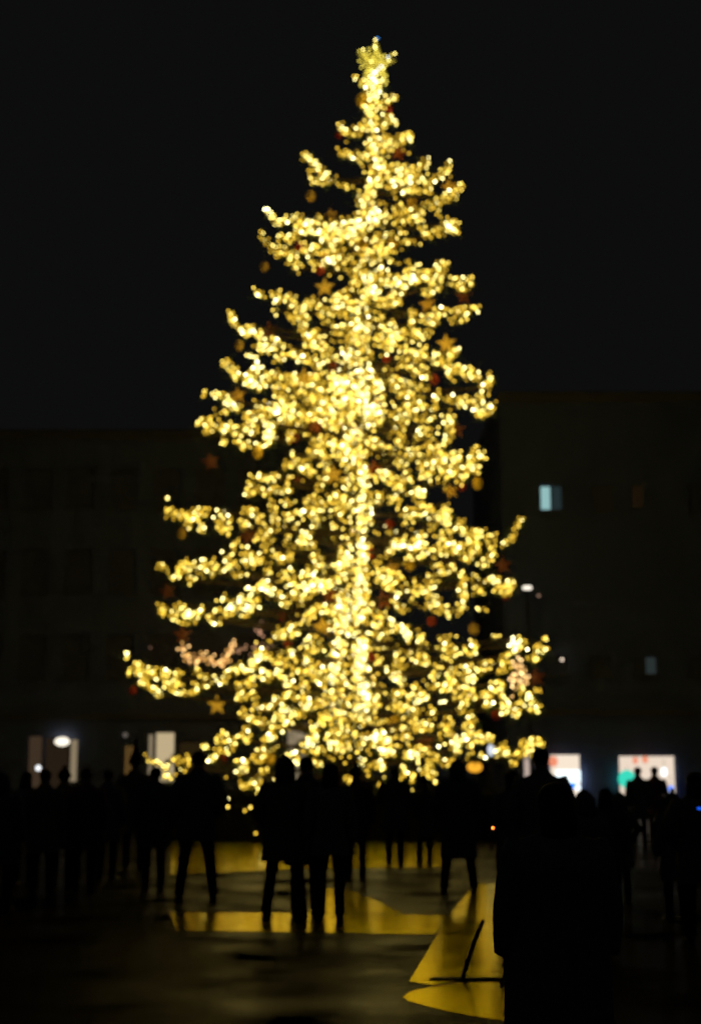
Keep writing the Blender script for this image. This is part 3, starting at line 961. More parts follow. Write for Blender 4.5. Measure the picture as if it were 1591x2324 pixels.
loose = []
nb = 0
for P3, local, n, istrunk, cyv in branch_list:
    acc = []
    V, F = [], []
    own = (n >= 11) and not istrunk
    # limb from the trunk to the inner end, then along the strand
    if not istrunk and n >= 11:
        inner = P3[0]
        tv = trunk_x(cyv)
        hz = inner.z
        # trunk point at the same height
        best = min(range(len(tp) - 1), key=lambda i: abs((tp[i].z + tp[i + 1].z) / 2 - hz))
        t = (hz - tp[best].z) / (tp[best + 1].z - tp[best].z + 1e-9)
        t = min(1, max(0, t))
        root = tp[best].lerp(tp[best + 1], t)
        dist = (inner - root).length
        root.z = inner.z + 0.02 * dist
        mid = root.lerp(inner, .5)
        mid.z -= 0.05 * dist
        limb = [root, mid] + P3[::3] + [P3[-1]]
        L = len(limb)
        sub_tube(V, F, [q - TL for q in limb], [0.045 * (1 - i / L) + 0.007 for i in range(L)])
        # dark inner sprays on the bare part of the limb
        for j in range(int(dist * 5)):
            a = root.lerp(inner, random.random())
            b = a + Vector((random.gauss(0, .22), random.gauss(0, .22), random.gauss(-.07, .08)))
            sub_tube(V, F, [a - TL, b - TL], [.006, .003], 3)
            twig_needles(acc, a - TL, b - TL, 12, .085, .013)
    for (t, b0, pos, lv) in local:
        if istrunk:
            a = pos + Vector((0, .12, 0))
            b = pos + Vector((random.gauss(0, .12), random.gauss(.1, .05), random.gauss(.0, .12)))
        else:
            a = b0
            d = (pos - b0)
            b = b0 + d * 1.0 + Vector((random.gauss(0, .07), random.gauss(.03, .07), random.gauss(-.03, .05)))
        sub_tube(V, F, [a - TL, b - TL], [.006, .003], 3)
        twig_needles(acc, a - TL, b - TL, 14, .085, .012)
        c = b + Vector((random.gauss(0, .11), random.gauss(0, .11), random.gauss(-.03, .09)))
        twig_needles(acc, b - TL, c - TL, 10, .085, .012)
    if n >= 11 and not istrunk:
        for q, q2 in zip(P3, P3[1:]):
            twig_needles(acc, q - TL, q2 - TL, 5, .09, .013)
    if own:
        br = np_mesh('branch', [tuple(v) for v in V], F, M['bark'], tree)
        NV = [tuple(c) for tri in acc for c in tri]
        NF = np.arange(len(NV)).reshape(-1, 3)
        nd = np_mesh('needles', NV, NF, [M['needle_a'], M['needle_b']], br, midx=rng.integers(0, 2, len(NF)))
        nd['kind'] = 'stuff'
        nb += 1
    else:
        loose.append((V, F, acc))
V, F, acc = [], [], []
for v, f, a in loose:
    o = len(V)
    V += v
    F += [tuple(i + o for i in q) for q in f]
    acc += a
tw = np_mesh('small_twigs', [tuple(v) for v in V], F, M['bark'], tree)
tw['kind'] = 'stuff'
NV = [tuple(c) for tri in acc for c in tri]
nd = np_mesh('needles', NV, np.arange(len(NV)).reshape(-1, 3), [M['needle_a'], M['needle_b']], tw, midx=rng.integers(0, 2, len(NV) // 3))
nd['kind'] = 'stuff'
print('branches', nb, 'bulbs', len(bulbs))

# ---- the string of lights
lights = thing('string_lights', 'long strings of warm yellow fairy lights wound over the whole spruce', 'fairy lights', tuple(TL))
ALLM = BULB_M + PINK_M
KEY = {'p0': 6, 'p1': 7}
BR = 0.031
ico = bmesh.new()
bmesh.ops.create_icosphere(ico, subdivisions=1, radius=BR)
IV = np.array([v.co[:] for v in ico.verts])
IF = np.array([[v.index for v in f.verts] for f in ico.faces])
ico.free()
bulb_me = []
for i, mm in enumerate(ALLM):
    me = bpy.data.meshes.new('bulb')
    me.from_pydata([tuple(v) for v in IV], [], [tuple(int(q) for q in f) for f in IF])
    me.materials.append(mm)
    bulb_me.append(me)
# the lowest strings sag over the barrier
LOW = [((395, 1832), 4, 31.5)]
low_px = [(750, 980, 4), (750, 1027, 2), (885, 1030, 2), (852, 1050, 1), (985, 1035, 0), (980, 1085, 3), (975, 1097, 2), (948, 1113, 4), (980, 1145, 3), (917, 1185, 1), (740, 850, 0), (430, 1030, 3)]
for x, y, l in low_px:
    vx, vy = Z('E', x, y)
    bulbs.append((P(vx, vy, 32.6), l))
wire_paths.append([P(*Z('E', x, y), 32.6) for x, y, l in low_px[:11]] )
order = sorted(range(len(bulbs)), key=lambda i: (-(bulbs[i][1] if isinstance(bulbs[i][1], int) else 2) - random.random() * 2.0, bulbs[i][0].y))
single = set(order[:300])
for i in single:
    p, lv = bulbs[i]
    o = bpy.data.objects.new('bulb', bulb_me[KEY.get(lv, lv) if isinstance(lv, str) else lv])
    o.location = p - TL
    link(o, lights)
VV, FF, MI = [], [], []
for i, (p, lv) in enumerate(bulbs):
    if i in single:
        continue
    FF.append(IF + len(VV) * len(IV))
    VV.append(IV + np.array((p - TL)[:]))
    MI += [KEY[lv] if isinstance(lv, str) else lv] * len(IF)
o = np_mesh('small_bulbs', np.concatenate(VV), np.concatenate(FF), ALLM, lights, midx=MI)
o['kind'] = 'stuff'
Vs, Fs = [], []
nw = 0
for wp in wire_paths:
    if len(wp) < 2:
        continue
    q = [p - TL + Vector((0, .035, .01)) for p in wp]
    if len(wp) >= 12 and nw < 290:
        V, F = [], []
        sub_tube(V, F, q, [.006] * len(q), 3)
        np_mesh('wire', [tuple(v) for v in V], F, M['wire'], lights)
        nw += 1
    else:
        sub_tube(Vs, Fs, q, [.006] * len(q), 3)
o = np_mesh('short_wires', [tuple(v) for v in Vs], Fs, M['wire'], lights)
o['kind'] = 'stuff'

# ---- the star on the top
topper = thing('tree_topper_star', 'crooked lit star on the very top of the spruce', 'star', tuple(P(852, 175, Y0 - .05)))
TP = Vector(topper.location)
def star_bm(R, r, th, rot=0.0, pts=5):
    bm = bmesh.new()
    rim = []
    for k in range(pts * 2):
        a = PI / 2 + rot + k * PI / pts
        q = R if k % 2 == 0 else r
        rim.append(bm.verts.new((q * math.cos(a), 0, q * math.sin(a))))
    f = bm.verts.new((0, -th, 0))
    b = bm.verts.new((0, th, 0))
    for k in range(pts * 2):
        k2 = (k + 1) % (pts * 2)
        bm.faces.new((rim[k], rim[k2], f))
        bm.faces.new((rim[k2], rim[k], b))
    return bm
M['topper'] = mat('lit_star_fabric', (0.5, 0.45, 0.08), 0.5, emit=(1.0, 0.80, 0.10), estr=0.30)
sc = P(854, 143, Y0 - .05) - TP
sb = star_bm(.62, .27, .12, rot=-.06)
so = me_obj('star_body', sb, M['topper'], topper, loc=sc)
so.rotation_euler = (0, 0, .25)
bm = bmesh.new()
tube(bm, [(0, 0, -.25), sc], .025, 8)
me_obj('stem', bm, M['black_metal'], topper)
STAR_M = [glow('lemon_bulb_glow', (1.0, 0.80, 0.10), 2.6), glow('lemon_bright_glow', (1.0, 0.82, 0.22), 6.5)]
star_me = []
for mm in STAR_M + [WHITE_M, BLUE_M]:
    me = bpy.data.meshes.new('bulb')
    me.from_pydata([tuple(v * .95) for v in IV], [], [tuple(int(q) for q in f) for f in IF])
    me.materials.append(mm)
    star_me.append(me)
spx = [(845, 52, 1), (862, 42, 3), (845, 78, 0), (840, 100, 1), (845, 112, 1), (850, 140, 0), (725, 135, 0), (755, 125, 1), (755, 150, 0), (770, 165, 0), (795, 150, 0), (800, 120, 0), (990, 155, 1), (965, 165, 0), (940, 180, 2), (945, 205, 1), (915, 170, 0), (890, 180, 0), (870, 165, 0),
       (725, 210, 0), (750, 230, 0), (770, 245, 0), (740, 260, 0), (780, 200, 0), (815, 215, 1), (830, 190, 0), (860, 215, 0), (895, 220, 0), (920, 240, 0), (890, 250, 2), (870, 270, 2), (855, 285, 2), (905, 265, 1), (800, 270, 0), (780, 290, 0), (820, 285, 1), (830, 310, 2), (870, 310, 1), (925, 320, 0), (900, 300, 0), (930, 365, 0), (920, 385, 0), (900, 345, 1), (880, 360, 1), (850, 345, 1), (780, 330, 0), (760, 350, 1), (775, 360, 1), (800, 345, 1), (830, 360, 1), (820, 380, 1), (850, 385, 1), (740, 375, 0), (735, 395, 0), (770, 400, 1), (880, 410, 1), (865, 430, 1), (885, 440, 0), (800, 410, 1), (825, 425, 1), (795, 450, 1), (840, 400, 1), (810, 395, 1)]
for x, y, k in spx:
    o = bpy.data.objects.new('bulb', star_me[k])
    o.location = P(*Z('1', x, y), Y0 - .26 + random.uniform(-.04, .05)) - TP
    link(o, topper)

# ---------------------------------------------------------------- ornaments
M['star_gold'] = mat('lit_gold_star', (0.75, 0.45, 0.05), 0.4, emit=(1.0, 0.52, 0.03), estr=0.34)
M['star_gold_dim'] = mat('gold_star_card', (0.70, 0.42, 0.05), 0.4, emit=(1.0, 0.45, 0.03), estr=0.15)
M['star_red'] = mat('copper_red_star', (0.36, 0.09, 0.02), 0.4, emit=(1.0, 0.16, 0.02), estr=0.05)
M['star_rust'] = mat('rust_star', (0.22, 0.06, 0.025), 0.45, emit=(1.0, 0.22, 0.05), estr=0.010)  # faint emission stands in for bulb light falling on the star
M['bauble_gold'] = mat('gold_bauble', (0.80, 0.50, 0.04), 0.28, metal=.5, emit=(1.0, 0.5, 0.02), estr=0.09)  # baubles are no lamps: their emission replaces light from nearby bulbs
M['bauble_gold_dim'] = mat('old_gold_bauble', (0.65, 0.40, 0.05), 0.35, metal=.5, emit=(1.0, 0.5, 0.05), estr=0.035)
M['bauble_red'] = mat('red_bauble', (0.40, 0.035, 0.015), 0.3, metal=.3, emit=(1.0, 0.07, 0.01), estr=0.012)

def orn_star(vx, vy, R, material, label, Y, tilt):
    p = P(vx, vy, Y)
    t = thing('star_ornament', label, 'star ornament', tuple(p), 0, 'star ornaments hanging on the spruce')
    o = me_obj('star_body', star_bm(R, R * .42, R * .22, tilt), M[material], t)
    o.rotation_euler = (0, 0, random.uniform(-.35, .35))
    bm = bmesh.new()
    tube(bm, [(0, 0, R * .9), (0, 0, R + .25)], .005, 5)
    me_obj('cord', bm, M['cord'], t)

def orn_ball(vx, vy, R, material, label, Y, el=1.0):
    p = P(vx, vy, Y)
    t = thing('bauble', label, 'bauble', tuple(p), 0, 'baubles hanging on the spruce')
    bm = bmesh.new()
    prof = [(math.sin(a) * R * (1 - .08 * math.cos(a)), -math.cos(a) * R * el) for a in np.linspace(0.05, PI - .15, 12)]
    lathe(bm, prof, 18)
    me_obj('ball', bm, M[material], t, smooth=True)
    bm = bmesh.new()
    lathe(bm, [(R * .2, R * el * .96), (R * .2, R * el * 1.18), (R * .05, R * el * 1.22)], 10)
    me_obj('cap', bm, M['brass'], t)
    bm = bmesh.new()
    tube(bm, [(0, 0, R * el * 1.2), (0, 0, R * el * 1.2 + .2)], .004, 5)
    me_obj('cord', bm, M['cord'], t)

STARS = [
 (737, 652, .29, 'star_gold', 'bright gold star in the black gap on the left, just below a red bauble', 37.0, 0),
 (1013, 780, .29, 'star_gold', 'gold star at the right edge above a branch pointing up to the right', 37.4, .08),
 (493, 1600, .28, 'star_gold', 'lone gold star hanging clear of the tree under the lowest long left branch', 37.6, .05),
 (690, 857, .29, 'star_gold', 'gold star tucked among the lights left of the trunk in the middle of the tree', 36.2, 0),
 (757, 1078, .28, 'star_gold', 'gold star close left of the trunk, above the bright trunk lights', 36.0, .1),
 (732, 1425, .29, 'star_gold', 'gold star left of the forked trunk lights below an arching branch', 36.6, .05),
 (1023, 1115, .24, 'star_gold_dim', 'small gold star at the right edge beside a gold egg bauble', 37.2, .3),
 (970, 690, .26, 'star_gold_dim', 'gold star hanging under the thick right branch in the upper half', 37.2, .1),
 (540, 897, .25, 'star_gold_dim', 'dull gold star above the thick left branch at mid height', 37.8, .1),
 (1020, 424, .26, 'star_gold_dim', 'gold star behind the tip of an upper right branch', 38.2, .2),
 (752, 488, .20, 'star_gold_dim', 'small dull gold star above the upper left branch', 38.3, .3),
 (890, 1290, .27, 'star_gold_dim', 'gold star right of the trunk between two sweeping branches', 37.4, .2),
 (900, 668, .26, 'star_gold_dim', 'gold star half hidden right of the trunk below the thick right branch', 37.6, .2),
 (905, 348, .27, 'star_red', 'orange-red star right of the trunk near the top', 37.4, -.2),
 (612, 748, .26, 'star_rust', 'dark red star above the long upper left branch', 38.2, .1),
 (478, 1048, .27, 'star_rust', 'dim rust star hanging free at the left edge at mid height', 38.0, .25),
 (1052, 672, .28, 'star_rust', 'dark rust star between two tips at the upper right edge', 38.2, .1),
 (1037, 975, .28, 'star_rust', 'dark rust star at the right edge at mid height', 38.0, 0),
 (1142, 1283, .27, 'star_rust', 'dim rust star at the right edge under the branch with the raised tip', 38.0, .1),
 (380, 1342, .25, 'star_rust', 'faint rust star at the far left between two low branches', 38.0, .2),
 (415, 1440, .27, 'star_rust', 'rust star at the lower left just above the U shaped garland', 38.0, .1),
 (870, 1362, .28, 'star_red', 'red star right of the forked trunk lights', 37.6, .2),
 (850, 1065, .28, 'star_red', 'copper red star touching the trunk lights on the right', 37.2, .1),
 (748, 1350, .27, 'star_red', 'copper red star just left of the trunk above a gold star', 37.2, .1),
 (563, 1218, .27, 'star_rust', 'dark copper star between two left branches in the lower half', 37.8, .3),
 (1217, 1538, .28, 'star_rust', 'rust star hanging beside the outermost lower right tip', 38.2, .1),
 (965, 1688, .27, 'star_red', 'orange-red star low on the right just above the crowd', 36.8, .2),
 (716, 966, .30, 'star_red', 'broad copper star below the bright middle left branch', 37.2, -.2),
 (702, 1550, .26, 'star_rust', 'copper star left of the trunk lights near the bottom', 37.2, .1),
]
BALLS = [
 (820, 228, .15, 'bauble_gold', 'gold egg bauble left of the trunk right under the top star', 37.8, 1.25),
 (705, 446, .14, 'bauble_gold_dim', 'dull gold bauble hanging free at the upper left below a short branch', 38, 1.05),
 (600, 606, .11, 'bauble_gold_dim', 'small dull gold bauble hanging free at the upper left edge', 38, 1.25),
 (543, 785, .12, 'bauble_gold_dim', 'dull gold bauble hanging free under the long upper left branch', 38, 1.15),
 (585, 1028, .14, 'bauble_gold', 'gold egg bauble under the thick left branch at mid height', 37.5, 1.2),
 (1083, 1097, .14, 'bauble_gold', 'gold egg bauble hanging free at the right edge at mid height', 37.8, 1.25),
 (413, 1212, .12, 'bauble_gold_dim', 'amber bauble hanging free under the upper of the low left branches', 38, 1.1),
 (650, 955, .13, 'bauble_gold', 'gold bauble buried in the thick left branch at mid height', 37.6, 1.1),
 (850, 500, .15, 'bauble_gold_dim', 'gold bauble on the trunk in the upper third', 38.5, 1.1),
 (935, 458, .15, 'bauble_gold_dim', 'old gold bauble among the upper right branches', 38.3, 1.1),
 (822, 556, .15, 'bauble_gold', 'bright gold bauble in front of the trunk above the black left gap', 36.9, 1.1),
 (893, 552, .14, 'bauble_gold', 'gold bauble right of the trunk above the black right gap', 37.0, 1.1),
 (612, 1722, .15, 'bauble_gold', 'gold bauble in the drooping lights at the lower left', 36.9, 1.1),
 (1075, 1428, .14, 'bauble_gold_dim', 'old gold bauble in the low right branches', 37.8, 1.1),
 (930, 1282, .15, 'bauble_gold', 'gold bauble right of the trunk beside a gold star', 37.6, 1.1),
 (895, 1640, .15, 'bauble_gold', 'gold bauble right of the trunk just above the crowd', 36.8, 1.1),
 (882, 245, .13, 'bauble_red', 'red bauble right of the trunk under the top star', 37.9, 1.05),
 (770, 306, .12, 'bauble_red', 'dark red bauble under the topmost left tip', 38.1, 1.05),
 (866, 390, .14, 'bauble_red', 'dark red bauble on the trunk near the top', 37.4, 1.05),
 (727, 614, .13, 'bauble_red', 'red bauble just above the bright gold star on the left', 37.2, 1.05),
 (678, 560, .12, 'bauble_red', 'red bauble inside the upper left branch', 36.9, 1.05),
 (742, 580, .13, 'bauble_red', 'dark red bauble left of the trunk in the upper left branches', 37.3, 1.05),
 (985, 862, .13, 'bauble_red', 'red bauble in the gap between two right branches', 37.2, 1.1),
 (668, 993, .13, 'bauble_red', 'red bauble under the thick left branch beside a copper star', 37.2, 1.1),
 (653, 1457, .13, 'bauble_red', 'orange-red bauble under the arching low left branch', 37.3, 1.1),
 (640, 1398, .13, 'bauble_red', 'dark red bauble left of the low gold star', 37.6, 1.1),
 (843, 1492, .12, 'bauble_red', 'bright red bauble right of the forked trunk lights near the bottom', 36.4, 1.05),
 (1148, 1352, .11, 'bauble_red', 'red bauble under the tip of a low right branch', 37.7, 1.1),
 (843, 1255, .14, 'bauble_red', 'red bauble touching the trunk lights on the right below mid height', 37.0, 1.1),
 (755, 832, .12, 'bauble_red', 'red bauble left of the trunk in the bright middle', 36.4, 1.05),
 (885, 1190, .12, 'bauble_red', 'red bauble right of the bright trunk lights at mid height', 37.0, 1.05),
 (1048, 1105, .12, 'bauble_red', 'dark red bauble beside the small gold star at the right edge', 37.7, 1.05),
 (302, 1568, .10, 'bauble_red', 'small dark red bauble under the lowest left tip', 37.9, 1.2),
 (508, 1720, .11, 'bauble_red', 'dark red bauble at the lower left beside a head in the crowd', 37.6, 1.2),
 (1127, 1622, .14, 'bauble_red', 'dark red bauble under the lowest right tip', 37.8, 1.05),
 (980, 1410, .13, 'bauble_red', 'dark red bauble in the dark gap right of the trunk low down', 37.8, 1.05),
 (878, 815, .13, 'bauble_red', 'dark red bauble right of the trunk in the bright middle', 37.2, 1.05),
 (852, 908, .12, 'bauble_red', 'dark red bauble on the trunk below the brightest knot of lights', 36.9, 1.05),
 (672, 1090, .12, 'bauble_red', 'dark red bauble between two short left branches at mid height', 37.9, 1.05),
]
for a in STARS:
    orn_star(*a)
for a in BALLS:
    if a[3] == 'bauble_red':                 # the red ones hang deeper in the boughs
        a = a[:5] + (a[5] + .6,) + a[6:]
    orn_ball(*a)

# ---------------------------------------------------------------- tub and barrier round the tree
tub = thing('tree_tub', 'dark round tub holding the trunk behind the barrier', 'planter', (TL.x, Y0, 0))
bm = bmesh.new()
lathe(bm, [(1.0, 0), (1.15, .1), (1.3, .8), (1.35, .82), (1.35, .95), (1.2, .95), (1.18, .8)], 24)
me_obj('bowl', bm, M['dark_board'], tub, smooth=False)
bm = bmesh.new()
lathe(bm, [(1.17, .7), (1.17, .8)], 24)
me_obj('soil', bm, M['bark'], tub)

FY = G(800, 1908).y
xl, xr = G(372, 1908).x, G(1230, 1908).x
fence = thing('site_fence', 'low black hoarding closed round the foot of the spruce', 'fence', ((xl + xr) / 2, FY, 0))
def panels(x0, y0, x1, y1, cnt):
    a, b = Vector((x0, y0, 0)), Vector((x1, y1, 0))
    for k in range(cnt):
        p, q = a.lerp(b, k / cnt), a.lerp(b, (k + 1) / cnt)
        d = (q - p); L = d.length; ang = math.atan2(d.y, d.x)
        bm = bmesh.new()
        box(bm, .045, L - .045, -.02, .02, .0, 1.06 + random.uniform(-.015, .015), .004)
        o = me_obj('panel', bm, M['dark_board'], fence, loc=p - Vector(fence.location))
        o.rotation_euler = (0, 0, ang)
        bm = bmesh.new()
        box(bm, -.04, .04, -.04, .04, 0, 1.12, .005)
        o = me_obj('post', bm, M['black_metal'], fence, loc=p - Vector(fence.location))
        o.rotation_euler = (0, 0, ang)
panels(xl, FY, xr, FY, 6)
panels(xr, FY, xr, FY + 10, 6)
panels(xr, FY + 10, xl, FY + 10, 6)
panels(xl, FY + 10, xl, FY, 6)

# ---------------------------------------------------------------- buildings behind the square
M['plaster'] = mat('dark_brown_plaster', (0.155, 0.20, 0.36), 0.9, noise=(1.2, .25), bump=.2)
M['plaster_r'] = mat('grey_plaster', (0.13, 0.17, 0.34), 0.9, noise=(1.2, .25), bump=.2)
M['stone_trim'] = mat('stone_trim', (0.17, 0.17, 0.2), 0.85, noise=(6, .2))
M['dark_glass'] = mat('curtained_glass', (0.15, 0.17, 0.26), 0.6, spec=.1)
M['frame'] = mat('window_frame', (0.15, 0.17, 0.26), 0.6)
M['roof'] = mat('roof_sheet', (0.30, 0.28, 0.30), 0.85)

def building(name, label, x0, x1, Y, top, wallm, openings, lit):
    """front wall at depth Y with real window openings; openings: rows of (x0,x1,z0,z1)"""
    t = thing(name, label, 'building', (x0, Y, 0))
    o = Vector((x0, Y, 0))
    # wall grid with holes
    xs = sorted({x0, x1} | {v for a in openings for v in a[:2]})
    zs = sorted({0.0, top} | {v for a in openings for v in a[2:4]})
    bm = bmesh.new()
    def hole(xa, xb, za, zb):
        return any(a[0] - 1e-6 <= xa and xb <= a[1] + 1e-6 and a[2] - 1e-6 <= za and zb <= a[3] + 1e-6 for a in openings)
    vd = {}
    def vv(x, y, z):
        k = (round(x, 4), round(y, 4), round(z, 4))
        if k not in vd:
            vd[k] = bm.verts.new(Vector(k) - o)
        return vd[k]
    for xa, xb in zip(xs, xs[1:]):
        for za, zb in zip(zs, zs[1:]):
            if not hole(xa, xb, za, zb):
                bm.faces.new((vv(xa, Y, za), vv(xb, Y, za), vv(xb, Y, zb), vv(xa, Y, zb)))
    D = .22
    for a in openings:                                  # reveals
        bm.faces.new((vv(a[0], Y, a[2]), vv(a[0], Y, a[3]), vv(a[0], Y + D, a[3]), vv(a[0], Y + D, a[2])))
        bm.faces.new((vv(a[1], Y, a[3]), vv(a[1], Y, a[2]), vv(a[1], Y + D, a[2]), vv(a[1], Y + D, a[3])))
        bm.faces.new((vv(a[0], Y, a[3]), vv(a[1], Y, a[3]), vv(a[1], Y + D, a[3]), vv(a[0], Y + D, a[3])))
        bm.faces.new((vv(a[1], Y, a[2]), vv(a[0], Y, a[2]), vv(a[0], Y + D, a[2]), vv(a[1], Y + D, a[2])))
    me_obj('wall', bm, wallm, t)
    bm = bmesh.new()
    dep = 12
    # sides and back
    for pts in (((x0, Y), (x0, Y + dep)), ((x0, Y + dep), (x1, Y + dep)), ((x1, Y + dep), (x1, Y))):
        (xa, ya), (xb, yb) = pts
        vs = [bm.verts.new(Vector(q) - o) for q in ((xa, ya, 0), (xb, yb, 0), (xb, yb, top), (xa, ya, top))]
        bm.faces.new(vs)
    me_obj('side_wall', bm, wallm, t)
    bm = bmesh.new()
    w = x1 - x0
    e = .04
    vs = [bm.verts.new(q) for q in ((-e, -e, top + .18), (w + e, -e, top + .18), (w + e, dep + e, top + .18), (-e, dep + e, top + .18), (1.5, dep / 2 - 2, top + .6), (w - 1.5, dep / 2 - 2, top + .6))]
    for f in ((0, 1, 5, 4), (1, 2, 5), (2, 3, 4, 5), (3, 0, 4), (3, 2, 1, 0)):
        bm.faces.new([vs[i] for i in f])
    me_obj('roof', bm, M['roof'], t)
    bm = bmesh.new()
    box(bm, -.06, w + .06, -.07, .0, top - .2, top + .15, .01)
    me_obj('cornice', bm, M['stone_trim'], t)
    bm = bmesh.new()
    box(bm, -.05, w + .05, -.1, .0, 3.55, 3.8, .02)
    me_obj('string_course', bm, M['stone_trim'], t)
    for i, a in enumerate(openings):
        material = lit.get(i, M['dark_glass'])
        kind = 'shop_window' if a[2] < 1.2 else 'window'
        c = Vector(((a[0] + a[1]) / 2, Y + .12, a[2]))
        W, H = a[1] - a[0], a[3] - a[2]
        bm = bmesh.new()
        fw = .05
        box(bm, -W / 2, W / 2, 0, .06, 0, fw)
        box(bm, -W / 2, W / 2, 0, .06, H - fw, H)
        box(bm, -W / 2, -W / 2 + fw, .002, .058, fw, H - fw)
        box(bm, W / 2 - fw, W / 2, .002, .058, fw, H - fw)
        mull = a[2] >= 1.2
        if mull:
            box(bm, -.03, .03, .003, .057, fw, H - fw)
        wo = me_obj(kind, bm, M['frame'], t, loc=c - o)
        if isinstance(material, tuple):
            mats = material
        else:
            mats = (material, material)
        for s, mm in (zip((-1, 1), mats) if mull else ((0, mats[0]),)):
            bm = bmesh.new()
            xa, xb = (-W / 2 + fw, W / 2 - fw) if s == 0 else ((-W / 2 + fw, -.03) if s < 0 else (.03, W / 2 - fw))
            box(bm, xa, xb, .02, .035, fw, H - fw)
            me_obj('pane', bm, mm, wo)
        bm = bmesh.new()
        box(bm, -W / 2 - .1, W / 2 + .1, -.22, -.12, -.09, -.005, .01)
        me_obj('sill', bm, M['stone_trim'], wo)
    return t

def op(vx0, vx1, vy0, vy1, Y):
    a, b = P(vx0, vy0, Y), P(vx1, vy1, Y)
    return (a.x, b.x, max(.3, b.z), a.z)

# right building
RY = 52.0
RO = [op(1246, 1321, 1710, 1812, RY), op(1402, 1537, 1713, 1816, RY), op(1186, 1214, 1700, 1835, RY),
      op(1224, 1278, 1100, 1158, RY), op(1436, 1493, 1488, 1532, RY), op(1432, 1462, 1098, 1152, RY)]
x_cols = [RO[3][0], 0, 0]
zr = [(RO[3][2], RO[3][3]), (RO[4][2], RO[4][3])]
w0 = RO[3][1] - RO[3][0]
for k, vx in enumerate([1340, 1560, 1660]):
    cx = P(vx, 1130, RY).x
    RO.append((cx, cx + w0, zr[0][0], zr[0][1]))
for vx in [1235, 1335, 1560, 1660]:
    cx = P(vx, 1500, RY).x
    RO.append((cx, cx + w0, zr[1][0], zr[1][1]))
M['lit_shop'] = glow('shop_light', (1.0, 0.84, 0.68), 0.95)
M['lit_shop2'] = glow('shop_light_warm', (1.0, 0.82, 0.66), 0.85)
M['lit_door'] = glow('door_light', (1.0, 0.78, 0.66), 0.50)
M['lit_cyan'] = glow('cool_room_light', (0.45, 0.80, 0.80), 0.62)
M['lit_cyan_dim'] = glow('cool_room_dim', (0.35, 0.60, 0.65), 0.045)
M['lit_brown'] = glow('warm_room_faint', (1.0, 0.55, 0.2), 0.012)
M['lit_grey'] = glow('grey_room_faint', (0.6, 0.8, 0.8), 0.035)
right_b = building('town_house', 'dark town house on the right with two lit shop windows and one cyan window', P(1150, 1750, RY).x, P(1150, 1750, RY).x + 17.0, RY, 15.5, M['plaster_r'], RO,
         {0: M['lit_shop'], 1: M['lit_shop2'], 2: M['lit_door'], 3: (M['lit_cyan'], M['lit_cyan_dim']), 4: (M['dark_glass'], M['lit_grey']), 5: M['lit_brown']})
# left building
LY = 56.0
LO = [op(64, 94, 1668, 1790, LY), op(102, 156, 1672, 1790, LY), op(282, 302, 1690, 1760, LY), op(352, 397, 1660, 1724, LY), op(405, 470, 1682, 1704, LY), op(650, 700, 1640, 1720, LY),
      op(158, 177, 1676, 1732, LY), op(335, 349, 1664, 1724, LY)]
LO = [(a, b, (c if i not in (3, 4, 5, 6, 7) else min(c, 1.15)), d) for i, (a, b, c, d) in enumerate(LO)]
M['lit_left_a'] = glow('dim_amber_shop', (1.0, 0.62, 0.36), 0.045)
M['lit_left_b'] = glow('dim_brown_shop', (1.0, 0.62, 0.35), 0.018)
M['lit_left_c'] = glow('cream_shop', (1.0, 0.78, 0.45), 0.52)
M['lit_left_d'] = glow('amber_door', (1.0, 0.55, 0.15), 0.13)
M['lit_left_e'] = glow('amber_faint', (1.0, 0.6, 0.2), 0.02)
M['lit_left_f'] = glow('cream_shop_side', (1.0, 0.78, 0.48), 0.24)
LZ = [(5.2, 6.9), (8.6, 10.3), (12.0, 13.6)]
for zz in LZ:
    for vx in [-60, 40, 140, 240, 340, 440, 540, 640]:
        cx = P(vx, 1500, LY).x
        LO.append((cx, cx + 1.1, zz[0], zz[1]))
left_b = building('arcade_building', 'dark building on the left with dim amber shop windows behind the crowd', P(-110, 1750, LY).x, P(760, 1750, LY).x, LY, 15.0, M['plaster'], LO,
         {0: M['lit_left_a'], 1: M['lit_left_b'], 2: M['lit_left_d'], 3: M['lit_left_c'], 4: M['lit_left_e'], 5: M['lit_left_f'], 6: M['lit_left_f'], 7: M['lit_left_f']})

# things shown in the shop windows
def blob_part(parent, name, vx, vy, w, h, Y, material, rnd=True):
    p = P(vx, vy, Y)
    s = Y / FPX
    bm = bmesh.new()
    if rnd:
        ellipsoid(bm, (0, 0, 0), w * s / 2, .08, h * s / 2)
    else:
        box(bm, -w * s / 2, w * s / 2, -.03, .03, -h * s / 2, h * s / 2, .02)
    return me_obj(name, bm, material, parent, loc=p - Vector(parent.location), smooth=rnd)

M['scr_white'] = glow('screen_white', (0.80, 0.95, 1.0), 1.8)
M['scr_blue'] = glow('screen_blue', (0.02, 0.20, 0.95), 1.5)
M['lamp_coral'] = glow('coral_lamp', (1.0, 0.32, 0.18), 0.9)
M['lamp_teal'] = glow('teal_lamp', (0.05, 0.80, 0.58), 0.9)
M['lamp_orange'] = glow('orange_lamp', (1.0, 0.45, 0.03), 1.1)
M['lamp_white'] = glow('white_lamp', (0.95, 0.97, 1.0), 1.6)
M['lamp_cream'] = glow('cream_lamp', (1.0, 0.90, 0.74), 1.4)
scr = thing('display_screen', 'white and blue glowing screen in the narrower right shop window', 'screen', tuple(P(1290, 1770, RY - .25)))
blob_part(scr, 'screen_face', 1289, 1762, 54, 28, RY - .25, M['scr_white'], False)
blob_part(scr, 'blue_strip', 1284, 1783, 44, 12, RY - .25, M['scr_blue'], False)
